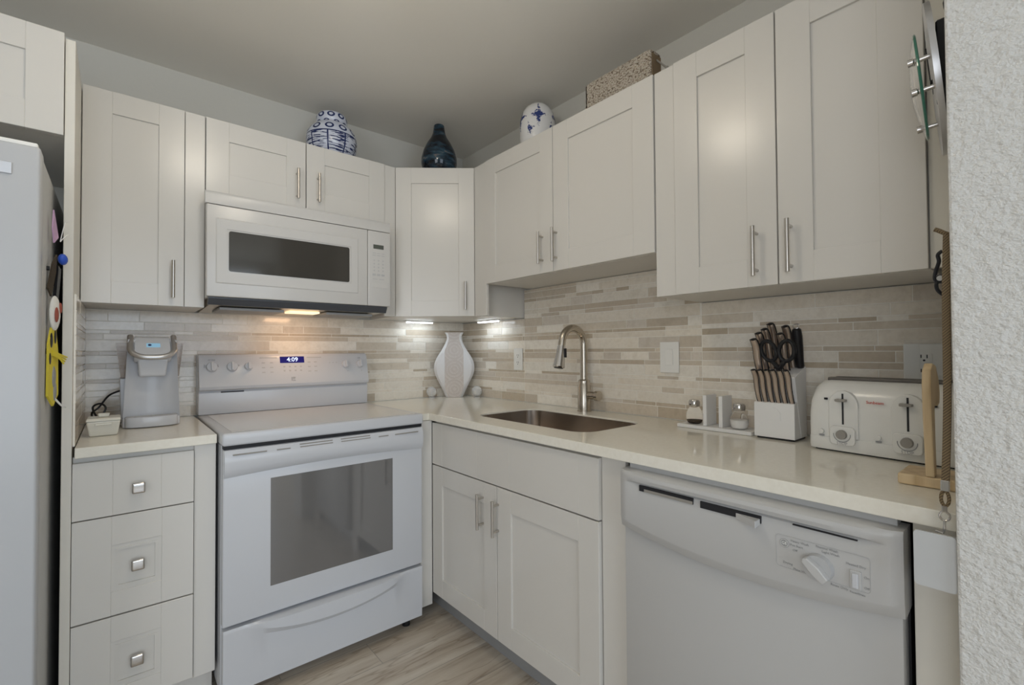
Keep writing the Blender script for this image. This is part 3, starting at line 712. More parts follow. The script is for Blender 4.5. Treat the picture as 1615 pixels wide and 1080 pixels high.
bmesh.ops.transform(q.bm, matrix=Matrix.Translation((2.196, yf, .764)) @ Matrix.Rotation(R(42), 4, 'Y'), verts=q.bm.verts[:])
obj('dial_grip', q, 'white_dw', dial, 0)
sw = obj('dry_switch', MB().box(2.2475, 2.2655, yf-.004, yf+.002, .7440, .7790, .0015, 2), 'white_dw', cp, 0)
obj('rocker', MB().box(2.2515, 2.2615, yf-.008, yf-.0035, .7470, .7745, .002, 2), 'white', sw, 0)
def lt(txt, x, z, s=.0065, roll=0): return (txt, s, wallmtx(x, yf-.0005, z, 0, roll))
letters([lt('Heavy Wash', 2.163, .8010), lt('Pot Start', 2.157, .7925), lt('Off', 2.154, .7830), lt('Normal Wash', 2.2105, .8035), lt('Light Wash', 2.2165, .7965),
         lt('Heated Dry', 2.2570, .7875), lt('On', 2.2735, .7700), lt('Off', 2.2735, .7510), lt('Drying', 2.140, .7530), lt('Plate Warmer', 2.169, .7450), lt('Rinse Only', 2.230, .7385), lt('Reset/Drain', 2.259, .7365, .005)], 'lettering', 'grey', cp, .0002)
mb = MB(); mb.cyl((2.1345, yf-.0003, .7925), (2.1345, yf-.0012, .7925), .0088, n=28); em = obj('emblem', mb, 'grey', cp)
mb = MB()
mb.tube([(p[0], yf-.0014, p[2]) for p in arc((2.1345, 0, .7925), .0074, 0, R(360), 24)[:-1]], .0004, 5, True)
o_ = obj('emblem_ring', mb, 'offwhite', em, 0)
letters([('GE', .0085, wallmtx(2.1345, yf-.0013, .7925))], 'lettering', 'offwhite', em, .0002)
solo('end_filler', MB().box(2.3330, 2.4000, -.61, -.013, .0005, .8830, .001, 1), 'panel', 'narrow cream base panel between dishwasher and textured wall', 'panel', (2.366, -.3, 0), F_R, smooth=0)

# ------------------------------------------------------------------ refrigerator
t = thing('refrigerator', 'white refrigerator at the left edge beside the tall end panel', 'refrigerator', (-2.3, -.45, 0))
fx0, fx1 = -2.74, -1.8610
obj('body', MB().box(fx0, fx1, -.835, -.03, .02, 1.690, .004, 2), 'fridge_side', t, 0)
fd = obj('door', MB().box(fx0, -2.362, -.905, -.842, .10, 1.700, .007, 3), 'fridge', t)
f2 = obj('door', MB().box(-2.356, fx1+.001, -.905, -.842, .10, 1.700, .007, 3), 'fridge', t)
obj('gasket', MB().box(fx0+.01, fx1-.006, -.8415, -.8355, .11, 1.690), 'offwhite', t, 0)
obj('hinge_cover', MB().box(fx1-.085, fx1-.006, -.88, -.76, 1.7005, 1.716, .004, 2), 'offwhite', t, 0)
for d_, hx_ in ((fd, -2.40), (f2, -2.318)):
    mb = MB(); mb.tube(smoothpath([(hx_, -.9052, .55), (hx_, -.950, .58), (hx_, -.955, .9), (hx_, -.950, 1.42), (hx_, -.9052, 1.45)], 6), .012, 14); obj('door_handle', mb, 'fridge', d_)
obj('badge', MB().box(-1.985, -1.9080, -.9085, -.9052, 1.622, 1.650, .001, 2), 'alu', f2, 0, label='brushed metal nameplate')
obj('base_grille', MB().box(fx0+.01, fx1-.01, -.85, -.83, .005, .095), 'grey', t, 0)
for x in (fx0+.05, fx1-.05):
    for y in (-.78, -.08): obj('foot', MB().cyl((x, y, .0005), (x, y, .0205), .02, n=14), 'black', t)
# magnets on the refrigerator side (x = fx1, facing +x)
def side(mb, y, z): bmesh.ops.transform(mb.bm, matrix=Matrix.Translation((fx1+.0008, y-.10, z)) @ Matrix.Rotation(R(77), 4, 'Z') @ Matrix.Translation((.075 if z > 1.3 else .048, 0, 0)) @ Matrix.Diagonal((.72, 1, 1, 1)), verts=mb.bm.verts[:]); return mb
t = thing('butterfly_magnet', 'winged blue and lilac magnet on the refrigerator side, upper one', 'magnet', (fx1, -.66, 1.48))
def wing(pts, th=.003): return MB().prism(pts, 'y', -th, 0)
obj('magnet_disc', MB().cyl((fx1+.0001, -.742, 1.425), (fx1+.006, -.742, 1.425), .006, n=14), 'black', t)
obj('wing', side(wing([(-.005, .02), (-.05, .09), (-.06, .04), (-.045, 0)]), -.66, 1.50), 'pink', t, 0, label='lilac upper wing')
obj('wing', side(wing([(-.06, -.03), (-.10, -.10), (-.07, -.12), (-.03, -.05), (-.02, 0)], .004), -.66, 1.47), 'pepper', t, 0, label='dark lower wing')
obj('wing', side(wing([(-.02, -.03), (-.045, -.13), (-.02, -.13), (.005, -.04)], .007), -.66, 1.47), 'black', t, 0, label='black tail wing')
obj('body', side(MB().ball((.0, -.011, -.02), .016, 14, (1.4, .65, 1)), -.66, 1.48), 'blue', t, label='bright blue rounded body')
mb = MB(); mb.tube(smoothpath([(.0, -.005, .03), (.01, -.016, .05), (.03, -.020, .055)], 5), .0012, 6); mb.tube(smoothpath([(.0, -.005, .03), (.0, -.014, .08), (.02, -.015, .09)], 5), .0012, 6)
obj('feeler', side(mb, -.66, 1.48), 'offwhite', t)
t = thing('doll_magnet', 'yellow spotted doll-shaped magnet on the refrigerator side, lower one', 'magnet', (fx1, -.66, 1.20))
obj('magnet_disc', MB().cyl((fx1+.0001, -.735, 1.20), (fx1+.0075, -.735, 1.20), .008, n=14), 'black', t)
obj('body', side(MB().prism([(-.06, -.12), (-.055, .02), (-.03, .065), (.01, .06), (.03, 0), (.035, -.12), (-.01, -.15)], 'y', -.005, 0), -.66, 1.20), 'yellow', t, 0)
obj('head', side(MB().ball((-.012, -.006, .105), .042, 18, (1, .2, 1.15)), -.66, 1.20), 'offwhite', t)
obj('cheek', side(MB().ball((-.03, -.014, .10), .014, 10, (.9, .3, 1.5)), -.66, 1.20), 'redbrown', t); obj('cheek', side(MB().ball((.008, -.013, .12), .013, 10, (.9, .3, 1.2)), -.66, 1.20), 'redbrown', t)
for a, b_, r_ in ((-.035, .03, .014), (.0, .04, .013), (-.045, -.02, .011), (-.01, -.07, .02), (.0, -.11, .018)):
    obj('spot', side(MB().ball((a, -.005, b_), r_, 12, (.8, .18, 1.5)), -.66, 1.20), 'black' if r_ < .015 else 'grey', t)
mb = MB()
for k in range(4): mb.tube(smoothpath([(-.03, -.006, -.01+k*.004), (.0, -.014, -.02+.004*k), (.02+.01*k, -.019, -.035+.006*k)], 5), .0022, 6)
obj('arm', side(mb, -.66, 1.20), 'yellow', t, label='stringy yellow arm')
mb = MB(); mb.tube(smoothpath([(.0, -.005, -.13), (.02, -.014, -.15), (.05, -.017, -.158)], 5), .0025, 6); obj('cord', side(mb, -.66, 1.20), 'offwhite', t)

# ------------------------------------------------------------------ under-cabinet lights
def led(p0, p1, label):
    p0, p1 = Vector(p0), Vector(p1); d_ = (p1-p0); L_ = d_.length; a = math.atan2(d_.y, d_.x); c = (p0+p1)/2
    t = thing('cabinet_light', label, 'light', tuple(c), F_B, 'under-cabinet light bars')
    rot = Matrix.Translation(c) @ Matrix.Rotation(a, 4, 'Z')
    q = MB(); q.box(-L_/2-.006, L_/2+.006, -.010, .010, .003, .0105, .002, 2); bmesh.ops.transform(q.bm, matrix=rot, verts=q.bm.verts[:]); obj('housing', q, 'offwhite', t, 0)
    for s_ in (-1, 1):
        q = MB(); q.box(min(0, s_*L_/2)+.003, max(0, s_*L_/2)-.003, -.007, .007, -.0035, .0028, .001, 1); bmesh.ops.transform(q.bm, matrix=rot, verts=q.bm.verts[:]); obj('diffuser', q, 'led', t, 0)
    l = area('cabinet_light_glow', (c.x, c.y, c.z-.006), (c.x, c.y, 0), L_, .012, .20, (.74, .87, 1)); l.rotation_euler = (0, 0, a)
led((-.446, -.075, 1.3620), (-.272, -.075, 1.3620), 'lit white light bar under the corner cabinet on the stove wall side')
led((-.072, -.262, 1.3620), (-.072, -.455, 1.3620), 'lit white light bar under the corner cabinet on the sink wall side')
# ceiling lamp, above the frame
t = thing('ceiling_lamp', 'round ceiling lamp with glowing glass bowl hanging above the kitchen floor', 'lamp', (-1.37, -1.41, 2.4395))
obj('canopy', MB().lathe([(.01, -.03), (.05, -.026), (.062, -.010), (.062, -.0005), (.01, -.0005)], (-1.37, -1.41, 2.4395), 32), 'nickel', t)
obj('stem', MB().cyl((-1.37, -1.41, 2.4090), (-1.37, -1.41, 2.3465), .009, n=14), 'nickel', t)
obj('bowl', MB().lathe([(.02, -.222), (.06, -.216), (.095, -.196), (.113, -.160), (.116, -.130), (.106, -.108), (.05, -.096), (.012, -.094)], (-1.37, -1.41, 2.4395), 36), 'dome', t)

# ------------------------------------------------------------------ outlets and switch (right wall frame, tiles stand .012 off the wall)
def plate_thing(name, label, cat, x, z, w, h): 
    t = thing(name, label, cat, (x, -.0125, z), F_R)
    p = obj('cover_plate', MB().box(x-w/2, x+w/2, -.0185, -.0132, z-h/2, z+h/2, .002, 2), 'offwhite', t, 0)
    return t, p
def receptacle(p, x, z):
    for dz in (.0195, -.0195):
        f = obj('receptacle', MB().prism(rrect(x-.017, x+.017, z+dz-.0145, z+dz+.0145, .008, 4), 'y', -.0200, -.0184), 'offwhite', p, 0)
        mb = MB(); mb.box(x-.0075, x-.0052, -.0203, -.0195, z+dz-.001, z+dz+.008); mb.box(x+.0052, x+.0075, -.0203, -.0195, z+dz-.002, z+dz+.008); mb.cyl((x, -.0203, z+dz-.0075), (x, -.0195, z+dz-.0075), .0028, n=10)
        obj('slot', mb, 'dark', f, 0)
t, p = plate_thing('outlet', 'white outlet on the tiled wall left of the faucet', 'outlet', .558, 1.147, .072, .120); receptacle(p, .558, 1.147)
t, p = plate_thing('outlet', 'film-covered white outlet on the tiled wall above the toaster', 'outlet', 2.262, 1.150, .086, .112)
receptacle(p, 2.264, 1.148)
mb = MB(); fr = random.Random(3); G = [[mb._v((2.222+.10*i/9, -.0215-fr.random()*.004, 1.092+.125*j/9)) for j in range(10)] for i in range(10)]
for i in range(9):
    for j in range(9):
        if not (3 <= i <= 7 and 2 <= j <= 7): mb.bm.faces.new((G[i][j], G[i+1][j], G[i+1][j+1], G[i][j+1]))
bmesh.ops.delete(mb.bm, geom=[v for v in mb.bm.verts if not v.link_faces], context='VERTS')
obj('film_wrap', mb, 'film', t, 0, label='crinkled clear film taped round the plate')
t, p = plate_thing('light_switch', 'white rocker light switch on the tiled wall right of the faucet', 'switch', 1.4860, 1.1635, .084, .124)
obj('rocker', MB().box(1.469, 1.503, -.0215, -.0184, 1.131, 1.196, .0015, 2), 'offwhite', p, 0)

# ------------------------------------------------------------------ things on top of the cabinets
zt = ZU1+.0006
mb = MB().lathe([(.070, 0), (.095, .02), (.114, .06), (.1205, .105), (.115, .140), (.100, .165), (.078, .183), (.068, .192), (.073, .203), (.073, .222), (.064, .237), (.048, .243), (.02, .245)], (-.895, -.155, zt), 48, True)
solo('ginger_jar', mb, 'jarblue', 'round white jar painted with blue circles on the cabinet above the microwave', 'jar', (-.895, -.155, zt))
mb = MB().lathe([(.070, 0), (.085, .02), (.095, .055), (.0945, .085), (.084, .125), (.065, .165), (.045, .195), (.034, .220), (.030, .245), (.028, .262), (.0255, .266), (.014, .262)], (-.398, -.362, zt), 40)
solo('glass_bottle', mb, 'bottle', 'dark bottle-shaped glass vase with blue swirls on the corner cabinet', 'vase', (-.398, -.362, zt))
mb = MB().lathe([(.060, 0), (.076, .02), (.086, .07), (.0885, .12), (.085, .16), (.076, .195), (.060, .22), (.040, .236), (.02, .243)], (-.165, -.885, zt), 44, True)
jw = solo('white_jar', mb, 'jarwhite', 'white domed jar with dark blue sprigs on the cabinet above the sink', 'jar', (-.165, -.885, zt))
jw.rotation_euler = (0, 0, R(50))
t = thing('woven_basket', 'long woven seagrass basket on the cabinets at upper right', 'basket', (1.43, -.235, zt), F_R)
bx0, bx1, by0, by1, h = 1.280, 1.582, -.272, -.205, .121
mb = MB(); mb.box(bx0, bx1, by0, by0+.010, zt, zt+h, .003, 2); mb.box(bx0, bx1, by1-.010, by1, zt, zt+h, .003, 2); mb.box(bx0, bx0+.010, by0, by1, zt, zt+h, .003, 2); mb.box(bx0, bx1, by0, by1, zt, zt+.01)
obj('weave', mb, 'wicker', t, 0)
obj('end_weave', MB().box(bx1-.010, bx1+.002, by0+.006, by1-.002, zt+.001, zt+h-.004, .003, 2), 'wickerdark', t, 0, label='darker brown end of the basket')
obj('rim', MB().tube([(x, y, zt+h) for x, y in rrect(bx0+.003, bx1-.003, by0+.004, by1-.004, .012, 4)], .006, 8, True), 'wicker', t)
mb = MB(); mb.tube([(1.583, -.235, zt+.098), (1.640, -.262, zt+.034)], .0030, 8); mb.ball((1.641, -.2625, zt+.033), .006, 10)
obj('handle', mb, 'warmgrey', t)

# ------------------------------------------------------------------ vase and crystal balls in the corner
t = thing('floor_vase', 'tall white flattened vase with a sequin front panel in the counter corner', 'vase', (-.142, -.108, .9155), F_B, rz=R(-34))
prof = [(.050, 0), (.074, .052), (.098, .100), (.117, .143), (.122, .182), (.116, .216), (.099, .250), (.076, .286), (.058, .318), (.0455, .348), (.0445, .365), (.049, .380), (.058, .392)]
def vsec(mb, w, z, k=1.0):
    d_ = .038*(w/.122)**.5; p_ = min(.056, w*.72)
    pts = [(-w, 0), (-w*.86 if w*.86 > p_ else -(w+p_)/2, -d_*.62), (-p_, -d_), (p_, -d_), (w*.86 if w*.86 > p_ else (w+p_)/2, -d_*.62), (w, 0), (p_, d_), (-p_, d_)]
    return [mb._v((x, y, z)) for x, y in pts]
mb = MB(); pr2 = smoothpath([(a, 0, b_) for a, b_ in prof], 3); secs = [vsec(mb, p.x, p.z) for p in pr2]
for A, B in zip(secs, secs[1:]):
    for i in range(8): mb.bm.faces.new((A[i], A[(i+1) % 8], B[(i+1) % 8], B[i]))
mb.bm.faces.new(secs[0]); mb.bm.faces.new(secs[-1])
vb = obj('body', mb, 'vase', t, 28)
mb = MB(); st_ = []
for p in pr2:
    w = p.x; d_ = .038*(w/.122)**.5; p_ = min(.056, w*.72)
    st_.append((mb._v((-p_, -d_-.0008, p.z+.0002)), mb._v((p_, -d_-.0008, p.z+.0002))))
for A, B in zip(st_, st_[1:]): mb.bm.faces.new((A[0], A[1], B[1], B[0]))
obj('front_panel', mb, 'vasepanel', t, 60, label='pinkish ring-patterned sequin panel')
def crystal(x, y, r, label):
    t = thing('crystal_ball', label, 'ornament', (x, y, .9155), group='crystal balls beside the corner vase')
    obj('base', MB().lathe([(r*.62, 0), (r*.62, .004), (r*.42, .008)], (x, y, .9155), 16), 'crystal', t)
    obj('ball', MB().ball((x, y, .9155+r+.0065), r, ico=2), 'crystal', t, 0)
crystal(-.276, -.066, .031, 'faceted clear crystal ball left of the corner vase')
crystal(-.056, -.222, .032, 'faceted clear crystal ball right of the corner vase')

# ------------------------------------------------------------------ coffee maker
t = thing('coffee_maker', 'white single-cup coffee maker on the left countertop', 'coffee maker', (-1.609, -.17, .9155))
cx = -1.609; z0 = .9155
def taper(mb, w0, w1, ya0, yb0, ya1, yb1, za, zb, bev=.01, seg=3):
    b = bmesh.new(); vs = []
    for w, ya, yb, z in ((w0, ya0, yb0, za), (w1, ya1, yb1, zb)):
        vs.append([b.verts.new(p) for p in ((cx-w, ya, z), (cx+w, ya, z), (cx+w, yb, z), (cx-w, yb, z))])
    A, B = vs; b.faces.new(A); b.faces.new(B)
    for i in range(4): b.faces.new((A[i], A[(i+1) % 4], B[(i+1) % 4], B[i]))
    bmesh.ops.recalc_face_normals(b, faces=b.faces[:]); bmesh.ops.bevel(b, geom=b.edges[:], offset=bev, segments=seg, profile=.5, affect='EDGES', clamp_overlap=True)
    return mb.merge(b)
# concave front shell
mb = MB(); grid = []
for k in range(13):
    f = k/12; z = z0+.03+(1.245-z0-.03)*f; w = .0865-.013*f; grid.append([])
    for j in range(17):
        a = -1+2*j/16; y = -.262+.040*(1-a*a)**.8 - (.010*f)
        grid[-1].append(mb._v((cx+w*a, y, z)))
    grid[-1] += [mb._v((cx+w*.93, -.072, z)), mb._v((cx-w*.93, -.072, z))]
for A, B in zip(grid, grid[1:]):
    n = len(A)
    for i in range(n): mb.bm.faces.new((A[i], A[(i+1) % n], B[(i+1) % n], B[i]))
mb.bm.faces.new(grid[0]); mb.bm.faces.new(grid[-1])
taper(mb, .088, .0875, -.262, -.07, -.262, -.07, z0, z0+.034, .006)
obj('body', mb, 'white', t, 40)
mb = MB(); pl = [(cx-.082, -.250), (cx-.080, -.272)] + [(cx+.080*math.sin(a), -.272-.030*math.cos(a)) for a in [R(-80+160*i/14) for i in range(15)]] + [(cx+.080, -.272), (cx+.082, -.250)]
dt = obj('drip_tray', MB().prism(pl, 'z', z0+.002, z0+.040, .003, 2), 'white', t, 30)
pl2 = [(cx+(x-cx)*.94, -.25+(y+.25)*.92) for x, y in pl]
obj('tray_grid', MB().prism(pl2, 'z', z0+.0402, z0+.0412), 'lgrey', dt, 0)
# head with tilted lid and silver band
hd = obj('brew_head', MB().prism([(-.10, 1.160), (-.280, 1.160), (-.306, 1.172), (-.312, 1.184), (-.236, 1.254), (-.215, 1.258), (-.10, 1.258)], 'x', cx-.056, cx+.056, .005, 3), 'white', t, 30)
def lidp(u, w, o=0):      # a point on the tilted lid: u across, w up the slope
    n_ = Vector((0, -.070, .076)).normalized(); return Vector((cx+u, -.312+.076*w, 1.184+.070*w)) + n_*o
pth = [(-.066, 1.02)] + [(-.066, .55)] + [(-.066*math.cos(a), .34-.46*math.sin(a)) for a in [R(4+172*i/16) for i in range(17)]] + [(.066, .55), (.066, 1.02)]
pth = [p if abs(p[0]) > .001 else p for p in pth]
def sq(u, w): k_ = .066; f_ = u/k_; return (k_*(abs(f_)**.72)*(1 if f_ > 0 else -1), w)
obj('handle_band', MB().tube(smoothpath([lidp(*sq(*p), .003) for p in pth], 2), .0098, 12), 'alu', hd, label='silver curved lift handle')
q = MB(); q.box(-.021, .021, -.0012, .001, -.010, .011)
mt = Matrix.Translation(lidp(.002, .55, .0003)) @ Matrix.Rotation(-math.atan2(.076, .070), 4, 'X')
bmesh.ops.transform(q.bm, matrix=mt, verts=q.bm.verts[:]); ds = obj('display', q, 'lcd_cyan', hd, 0, label='small blue screen')
q = MB(); q.cyl((-.011, -.0018, .001), (-.011, -.0011, .001), .0055, n=14); bmesh.ops.transform(q.bm, matrix=mt, verts=q.bm.verts[:]); obj('display_icon', q, 'navy', ds, 0)
mb = MB(); taper(mb, .040, .046, -.285, -.20, -.300, -.20, 1.105, 1.172, .007)
obj('spout', mb, 'white', hd, 0)
for s_, w_ in ((-1, .034), (1, .028)):
    q = MB(); e0, e1 = cx+s_*.074, cx+s_*(.074+w_)
    b = bmesh.new(); A = [b.verts.new(p) for p in ((e0, -.19, 1.100), (e0+s_*w_*.55, -.19, 1.100), (e0+s_*w_*.55, -.075, 1.100), (e0, -.075, 1.100))]
    B = [b.verts.new(p) for p in ((e0-s_*.004, -.20, 1.233), (e1, -.20, 1.233), (e1, -.07, 1.233), (e0-s_*.004, -.07, 1.233))]
    b.faces.new(A); b.faces.new(B)
    for i in range(4): b.faces.new((A[i], A[(i+1) % 4], B[(i+1) % 4], B[i]))
    bmesh.ops.recalc_face_normals(b, faces=b.faces[:]); q.merge(b); obj('water_tank', q, 'smoke', t, 0, label='translucent smoky water tank')
obj('tank_base', MB().prism([(cx-.075, z0), (cx-.090, z0), (cx-.096, 1.098), (cx-.070, 1.098)], 'y', -.185, -.078, .003, 2), 'white', t, 0)
obj('power_cord', MB().tube(smoothpath([(-1.695, -.12, 1.05), (-1.735, -.10, 1.03), (-1.765, -.09, .985), (-1.785, -.10, .965), (-1.778, -.12, .945), (-1.755, -.125, .958), (-1.745, -.12, .985), (-1.762, -.105, 1.0), (-1.783, -.10, .985), (-1.765, -.13, .945), (-1.73, -.14, .925), (-1.69, -.12, .921)], 6), .0035, 8), 'black', t)
# butter dish
t = thing('butter_dish', 'small cream covered butter dish beside the coffee maker', 'dish', (-1.746, -.385, .9155))
cx = -1.746
mb = MB(); taper(mb, .036, .044, -.418, -.345, -.430, -.335, .9155, .966, .004, 2); obj('base', mb, 'ceramic', t, 0)
mb = MB(); taper(mb, .0455, .043, -.432, -.333, -.428, -.336, .9665, .976, .003, 2)
ld = obj('lid', mb, 'ceramic', t, 0); mb = MB(); taper(mb, .013, .016, -.395, -.372, -.397, -.370, .9765, .989, .003, 2); obj('lid_knob', mb, 'ceramic', ld, 0)
obj('front_tab', MB().box(cx-.022, cx+.022, -.4335, -.4265, .953, .960, .002, 2), 'ceramic', t, 0)

# ------------------------------------------------------------------ shaker stand (right wall frame)
t = thing('napkin_stand', 'white tray with two upright dividers left of the knife block', 'holder', (1.73, -.11, .9155), F_R, rz=0)
a = .0
obj('tray', MB().box(1.600, 1.860, -.158, -.062, .9158, .9275, .001, 1), 'blockwhite', t, 0)
for x in (1.690, 1.746): obj('divider', MB().box(x, x+.013, -.142, -.070, .9278, 1.034, .001, 1), 'blockwhite', t, 0)
def shaker_pot(x, y, label, fill, fh, group):
    z = .9280; t = thing('spice_shaker', label, 'shaker', (x, y, z), F_R)
    obj('glass', MB().lathe([(.017, 0), (.024, .004), (.0285, .018), (.0285, .034), (.024, .048), (.0175, .057), (.0165, .062)], (x, y, z), 28), 'glassthin', t)
    pf = [(.0160, .0015), (.0225, .0045), (.0268, .018), (.0268, .030)]
    pf = [p for p in pf if p[1] < fh] + [(.0268 if fh > .012 else .0245, fh), (.001, fh+.001)]
    obj('contents', MB().lathe(pf, (x, y, z), 28), fill, t)
    obj('lid', MB().lathe([(.0185, .0622), (.0195, .064), (.0195, .078), (.0165, .084), (.010, .0865)], (x, y, z), 28), 'chrome', t)
shaker_pot(1.644, -.115, 'glass pepper shaker with dark contents on the white tray', 'pepper', .013, None)
shaker_pot(1.806, -.120, 'glass salt shaker with white contents on the white tray', 'salt', .030, None)

# ------------------------------------------------------------------ knife block (right wall frame)
t = thing('knife_block', 'white wooden knife block holding knives between tray and toaster', 'knife block', (1.932, -.115, .9155), F_R)
kx0, kx1 = 1.8745, 1.9905
obj('front_block', MB().prism([(-.1695, .9215), (-.1695, 1.027), (-.1480, 1.034), (-.118, .9215)], 'x', kx0, kx1, .001, 1), 'blockwhite', t, 0)
obj('rear_block', MB().prism([(-.1165, .9215), (-.1465, 1.034), (-.1620, 1.108), (-.068, 1.139), (-.068, .9215)], 'x', kx0, kx1, .001, 1), 'blockwhite', t, 0)
obj('emblem_plate', MB().prism([(1.912, .975), (1.912, 1.000), (1.918, 1.010), (1.930, 1.015), (1.942, 1.010), (1.952, .998), (1.952, .975)], 'y', -.1712, -.1694), 'blockwhite', t, 0)
obj('plinth', MB().box(kx0+.005, kx1-.004, -.160, -.072, .9156, .9213), 'black', t, 0)
def knife(length, r, label, group):
    """handle standing up along local z from its root, edges dark; built at the origin"""
    t = thing('knife', label, 'knife', (0, 0, 0), F_R, group)
    pts = smoothpath([(.0025, 0, 0), (.0010, -.001, length*.18), (-.0012, .001, length*.45), (-.0005, .001, length*.75), (-.0015, -.004, length*.94), (-.003, -.006, length)], 4)
    mb = MB(); secs = []
    for i, p in enumerate(pts):
        f_ = i/(len(pts)-1); k = r*(.70+.36*math.sin(math.pi*min(1, f_*.5+.06+.25*f_))); 
        secs.append([mb._v((p.x+k*.84*math.cos(a_), p.y+k*.80*math.sin(a_), p.z)) for a_ in [2*math.pi*j/14 for j in range(14)]])
    for A, B in zip(secs, secs[1:]):
        for i in range(14): mb.bm.faces.new((A[i], A[(i+1) % 14], B[(i+1) % 14], B[i]))
    mb.bm.faces.new(secs[0]); mb.bm.faces.new(secs[-1]); obj('handle', mb, 'handle', t, 50)
    mb = MB()
    for s_ in (-1, 1):
        mb.tube([(p.x+s_*r*.74*(.80+.25*math.sin(math.pi*min(1, .7*i/len(pts)+.1))), p.y-r*.2, p.z+.0005) for i, p in enumerate(pts)], r*.20, 8)
    obj('inlay', mb, 'black', t, label='black side inlay')
    obj('end_cap', MB().ball((-.003, -.006, length), r*.9, 12, (.86, 1.0, .35)), 'black', t)
    return t
def put(o, x, y, z, lean, side_=0):
    o.matrix_world = F_R @ Matrix.Translation((x, y, z)) @ Matrix.Rotation(lean, 4, 'X') @ Matrix.Rotation(side_, 4, 'Y')
sk = knife(.105, .0088, '', 'steak knives in the lower row')
names_ = ['leftmost steak knife in the lower row of the white block', 'second steak knife from the left in the lower row', 'third steak knife from the left in the lower row', 'third steak knife from the right in the lower row', 'second steak knife from the right in the lower row', 'rightmost steak knife in the lower row, nearest the toaster']
for i in range(6):
    o = sk if i == 0 else copy_tree(sk)
    o['label'] = names_[i]; put(o, 1.8865+i*.0186, -.1595, 1.0295, R(15), 0)
bk = knife(.124, .0128, '', 'large knives in the top of the block')
for i, (x, y, z, s_, lb) in enumerate(((1.887, -.150, 1.1165, .92, 'front knife of the left stack in the top of the block'), (1.893, -.124, 1.1240, 1.02, 'second knife of the left stack behind the front one'),
        (1.902, -.099, 1.1320, 1.06, 'third knife of the left stack in the top of the block'), (1.912, -.076, 1.1395, 1.14, 'tallest knife of the left stack at the back of the block'),
        (1.950, -.112, 1.1280, .96, 'lower of the two knives behind the scissors'), (1.958, -.086, 1.1365, 1.08, 'taller knife behind the scissors, beside the black steel'))):
    o = bk if i == 0 else copy_tree(bk)
    o['label'] = lb; put(o, x, y, z, R(16), 0); o.scale = (1, 1, s_)
# scissors and sharpening steel
t = thing('scissors', 'black-handled kitchen scissors standing in the knife block', 'scissors', (1.945, -.150, 1.1130), F_R)
for s_ in (-1, 1):
    c = (1.945+s_*.0255, -.166, 1.188)
    el = [(c[0]+.021*math.cos(a_)+s_*.004*math.sin(a_), c[1]-(.031*math.sin(a_))*.22, c[2]+.031*math.sin(a_)) for a_ in [2*math.pi*i/28 for i in range(28)]]
    mb = MB(); mb.tube(el, .0062, 10, True); mb.tube([(1.945-s_*.002, -.152, 1.1195), (1.945+s_*.004, -.156, 1.138), (c[0]-s_*.006, -.160, c[2]-.030)], [.007, .0075, .006], 10)
    obj('handle_loop', mb, 'black', t)
obj('pivot_blade', MB().box(1.938, 1.952, -.1515, -.1480, 1.1135, 1.140, .0005, 1), 'chrome', t, 0)
t = thing('sharpening_steel', 'black-handled sharpening steel with metal ring at the back right of the block', 'knife steel', (1.980, -.084, 1.1360), F_R)
L0 = Vector((1.980, -.0840, 1.1360)); D_ = Vector((.02, -.275, .96)).normalized()
obj('handle', MB().tube([L0+D_*q for q in (0, .006, .02, .06, .10, .122, .126)], [.010, .012, .0115, .0135, .0145, .0125, .007], 16), 'black', t)
pt = L0+D_*.132; mb = MB(); mb.tube(arc((pt.x, pt.y, pt.z), .0075, 0, R(360), 16)[:-1], .0022, 8, True); obj('ring', mb, 'chrome', t)
mb = MB(); mb.box(1.966, 1.989, -.0885, -.0795, 1.1340, 1.1400, .001, 1); obj('guard', mb, 'chrome', t, 0)

# ------------------------------------------------------------------ toaster (turned a little on the counter)
t = thing('toaster', 'white four-slice toaster beside the textured wall', 'toaster', (2.045, -.2235, .9155), F_R, rz=R(-6.0))
TL, TD, TH = .318, .168, .191
def txz(s, k): return s
prf = [(0, .012), (.004, .030), (0, .034)]
side_ = [(.004, 0), (0, .010), (.001, .034), (.004, .034), (.003, .10), (.010, .145), (.028, .176), (.050, .188), (.085, .191), (.118, .188), (.140, .176), (.158, .145), (.165, .10), (.168, .034), (.168, .010), (.164, 0)]
mb = MB(); secs = []
for xx, k in ((0, .72), (.003, .84), (.010, .93), (.022, .985), (.04, 1), (TL-.04, 1), (TL-.022, .985), (TL-.010, .93), (TL-.003, .84), (TL, .72)):
    kk = [1 if z < .036 else (1-(1-k)*((z-.036)/.155)**1.2) for _, z in side_]
    secs.append([mb._v((xx, .084+(y-.084)*(1-(1-k)*.35), .004+z*q)) for (y, z), q in zip(side_, kk)])
for A, B in zip(secs, secs[1:]):
    n = len(A)
    for i in range(n): mb.bm.faces.new((A[i], A[(i+1) % n], B[(i+1) % n], B[i]))
mb.bm.faces.new(secs[0]); mb.bm.faces.new(secs[-1]); obj('shell', mb, 'toaster', t, 34)
obj('foot_strip', MB().box(.012, TL-.012, .012, .156, .0003, .0045), 'black', t, 0)
for y in (.060, .108): obj('bread_slot', MB().box(.030, TL-.030, y-.013, y+.013, .1880, .1985, .003, 2), 'slotgrey', t, 0)
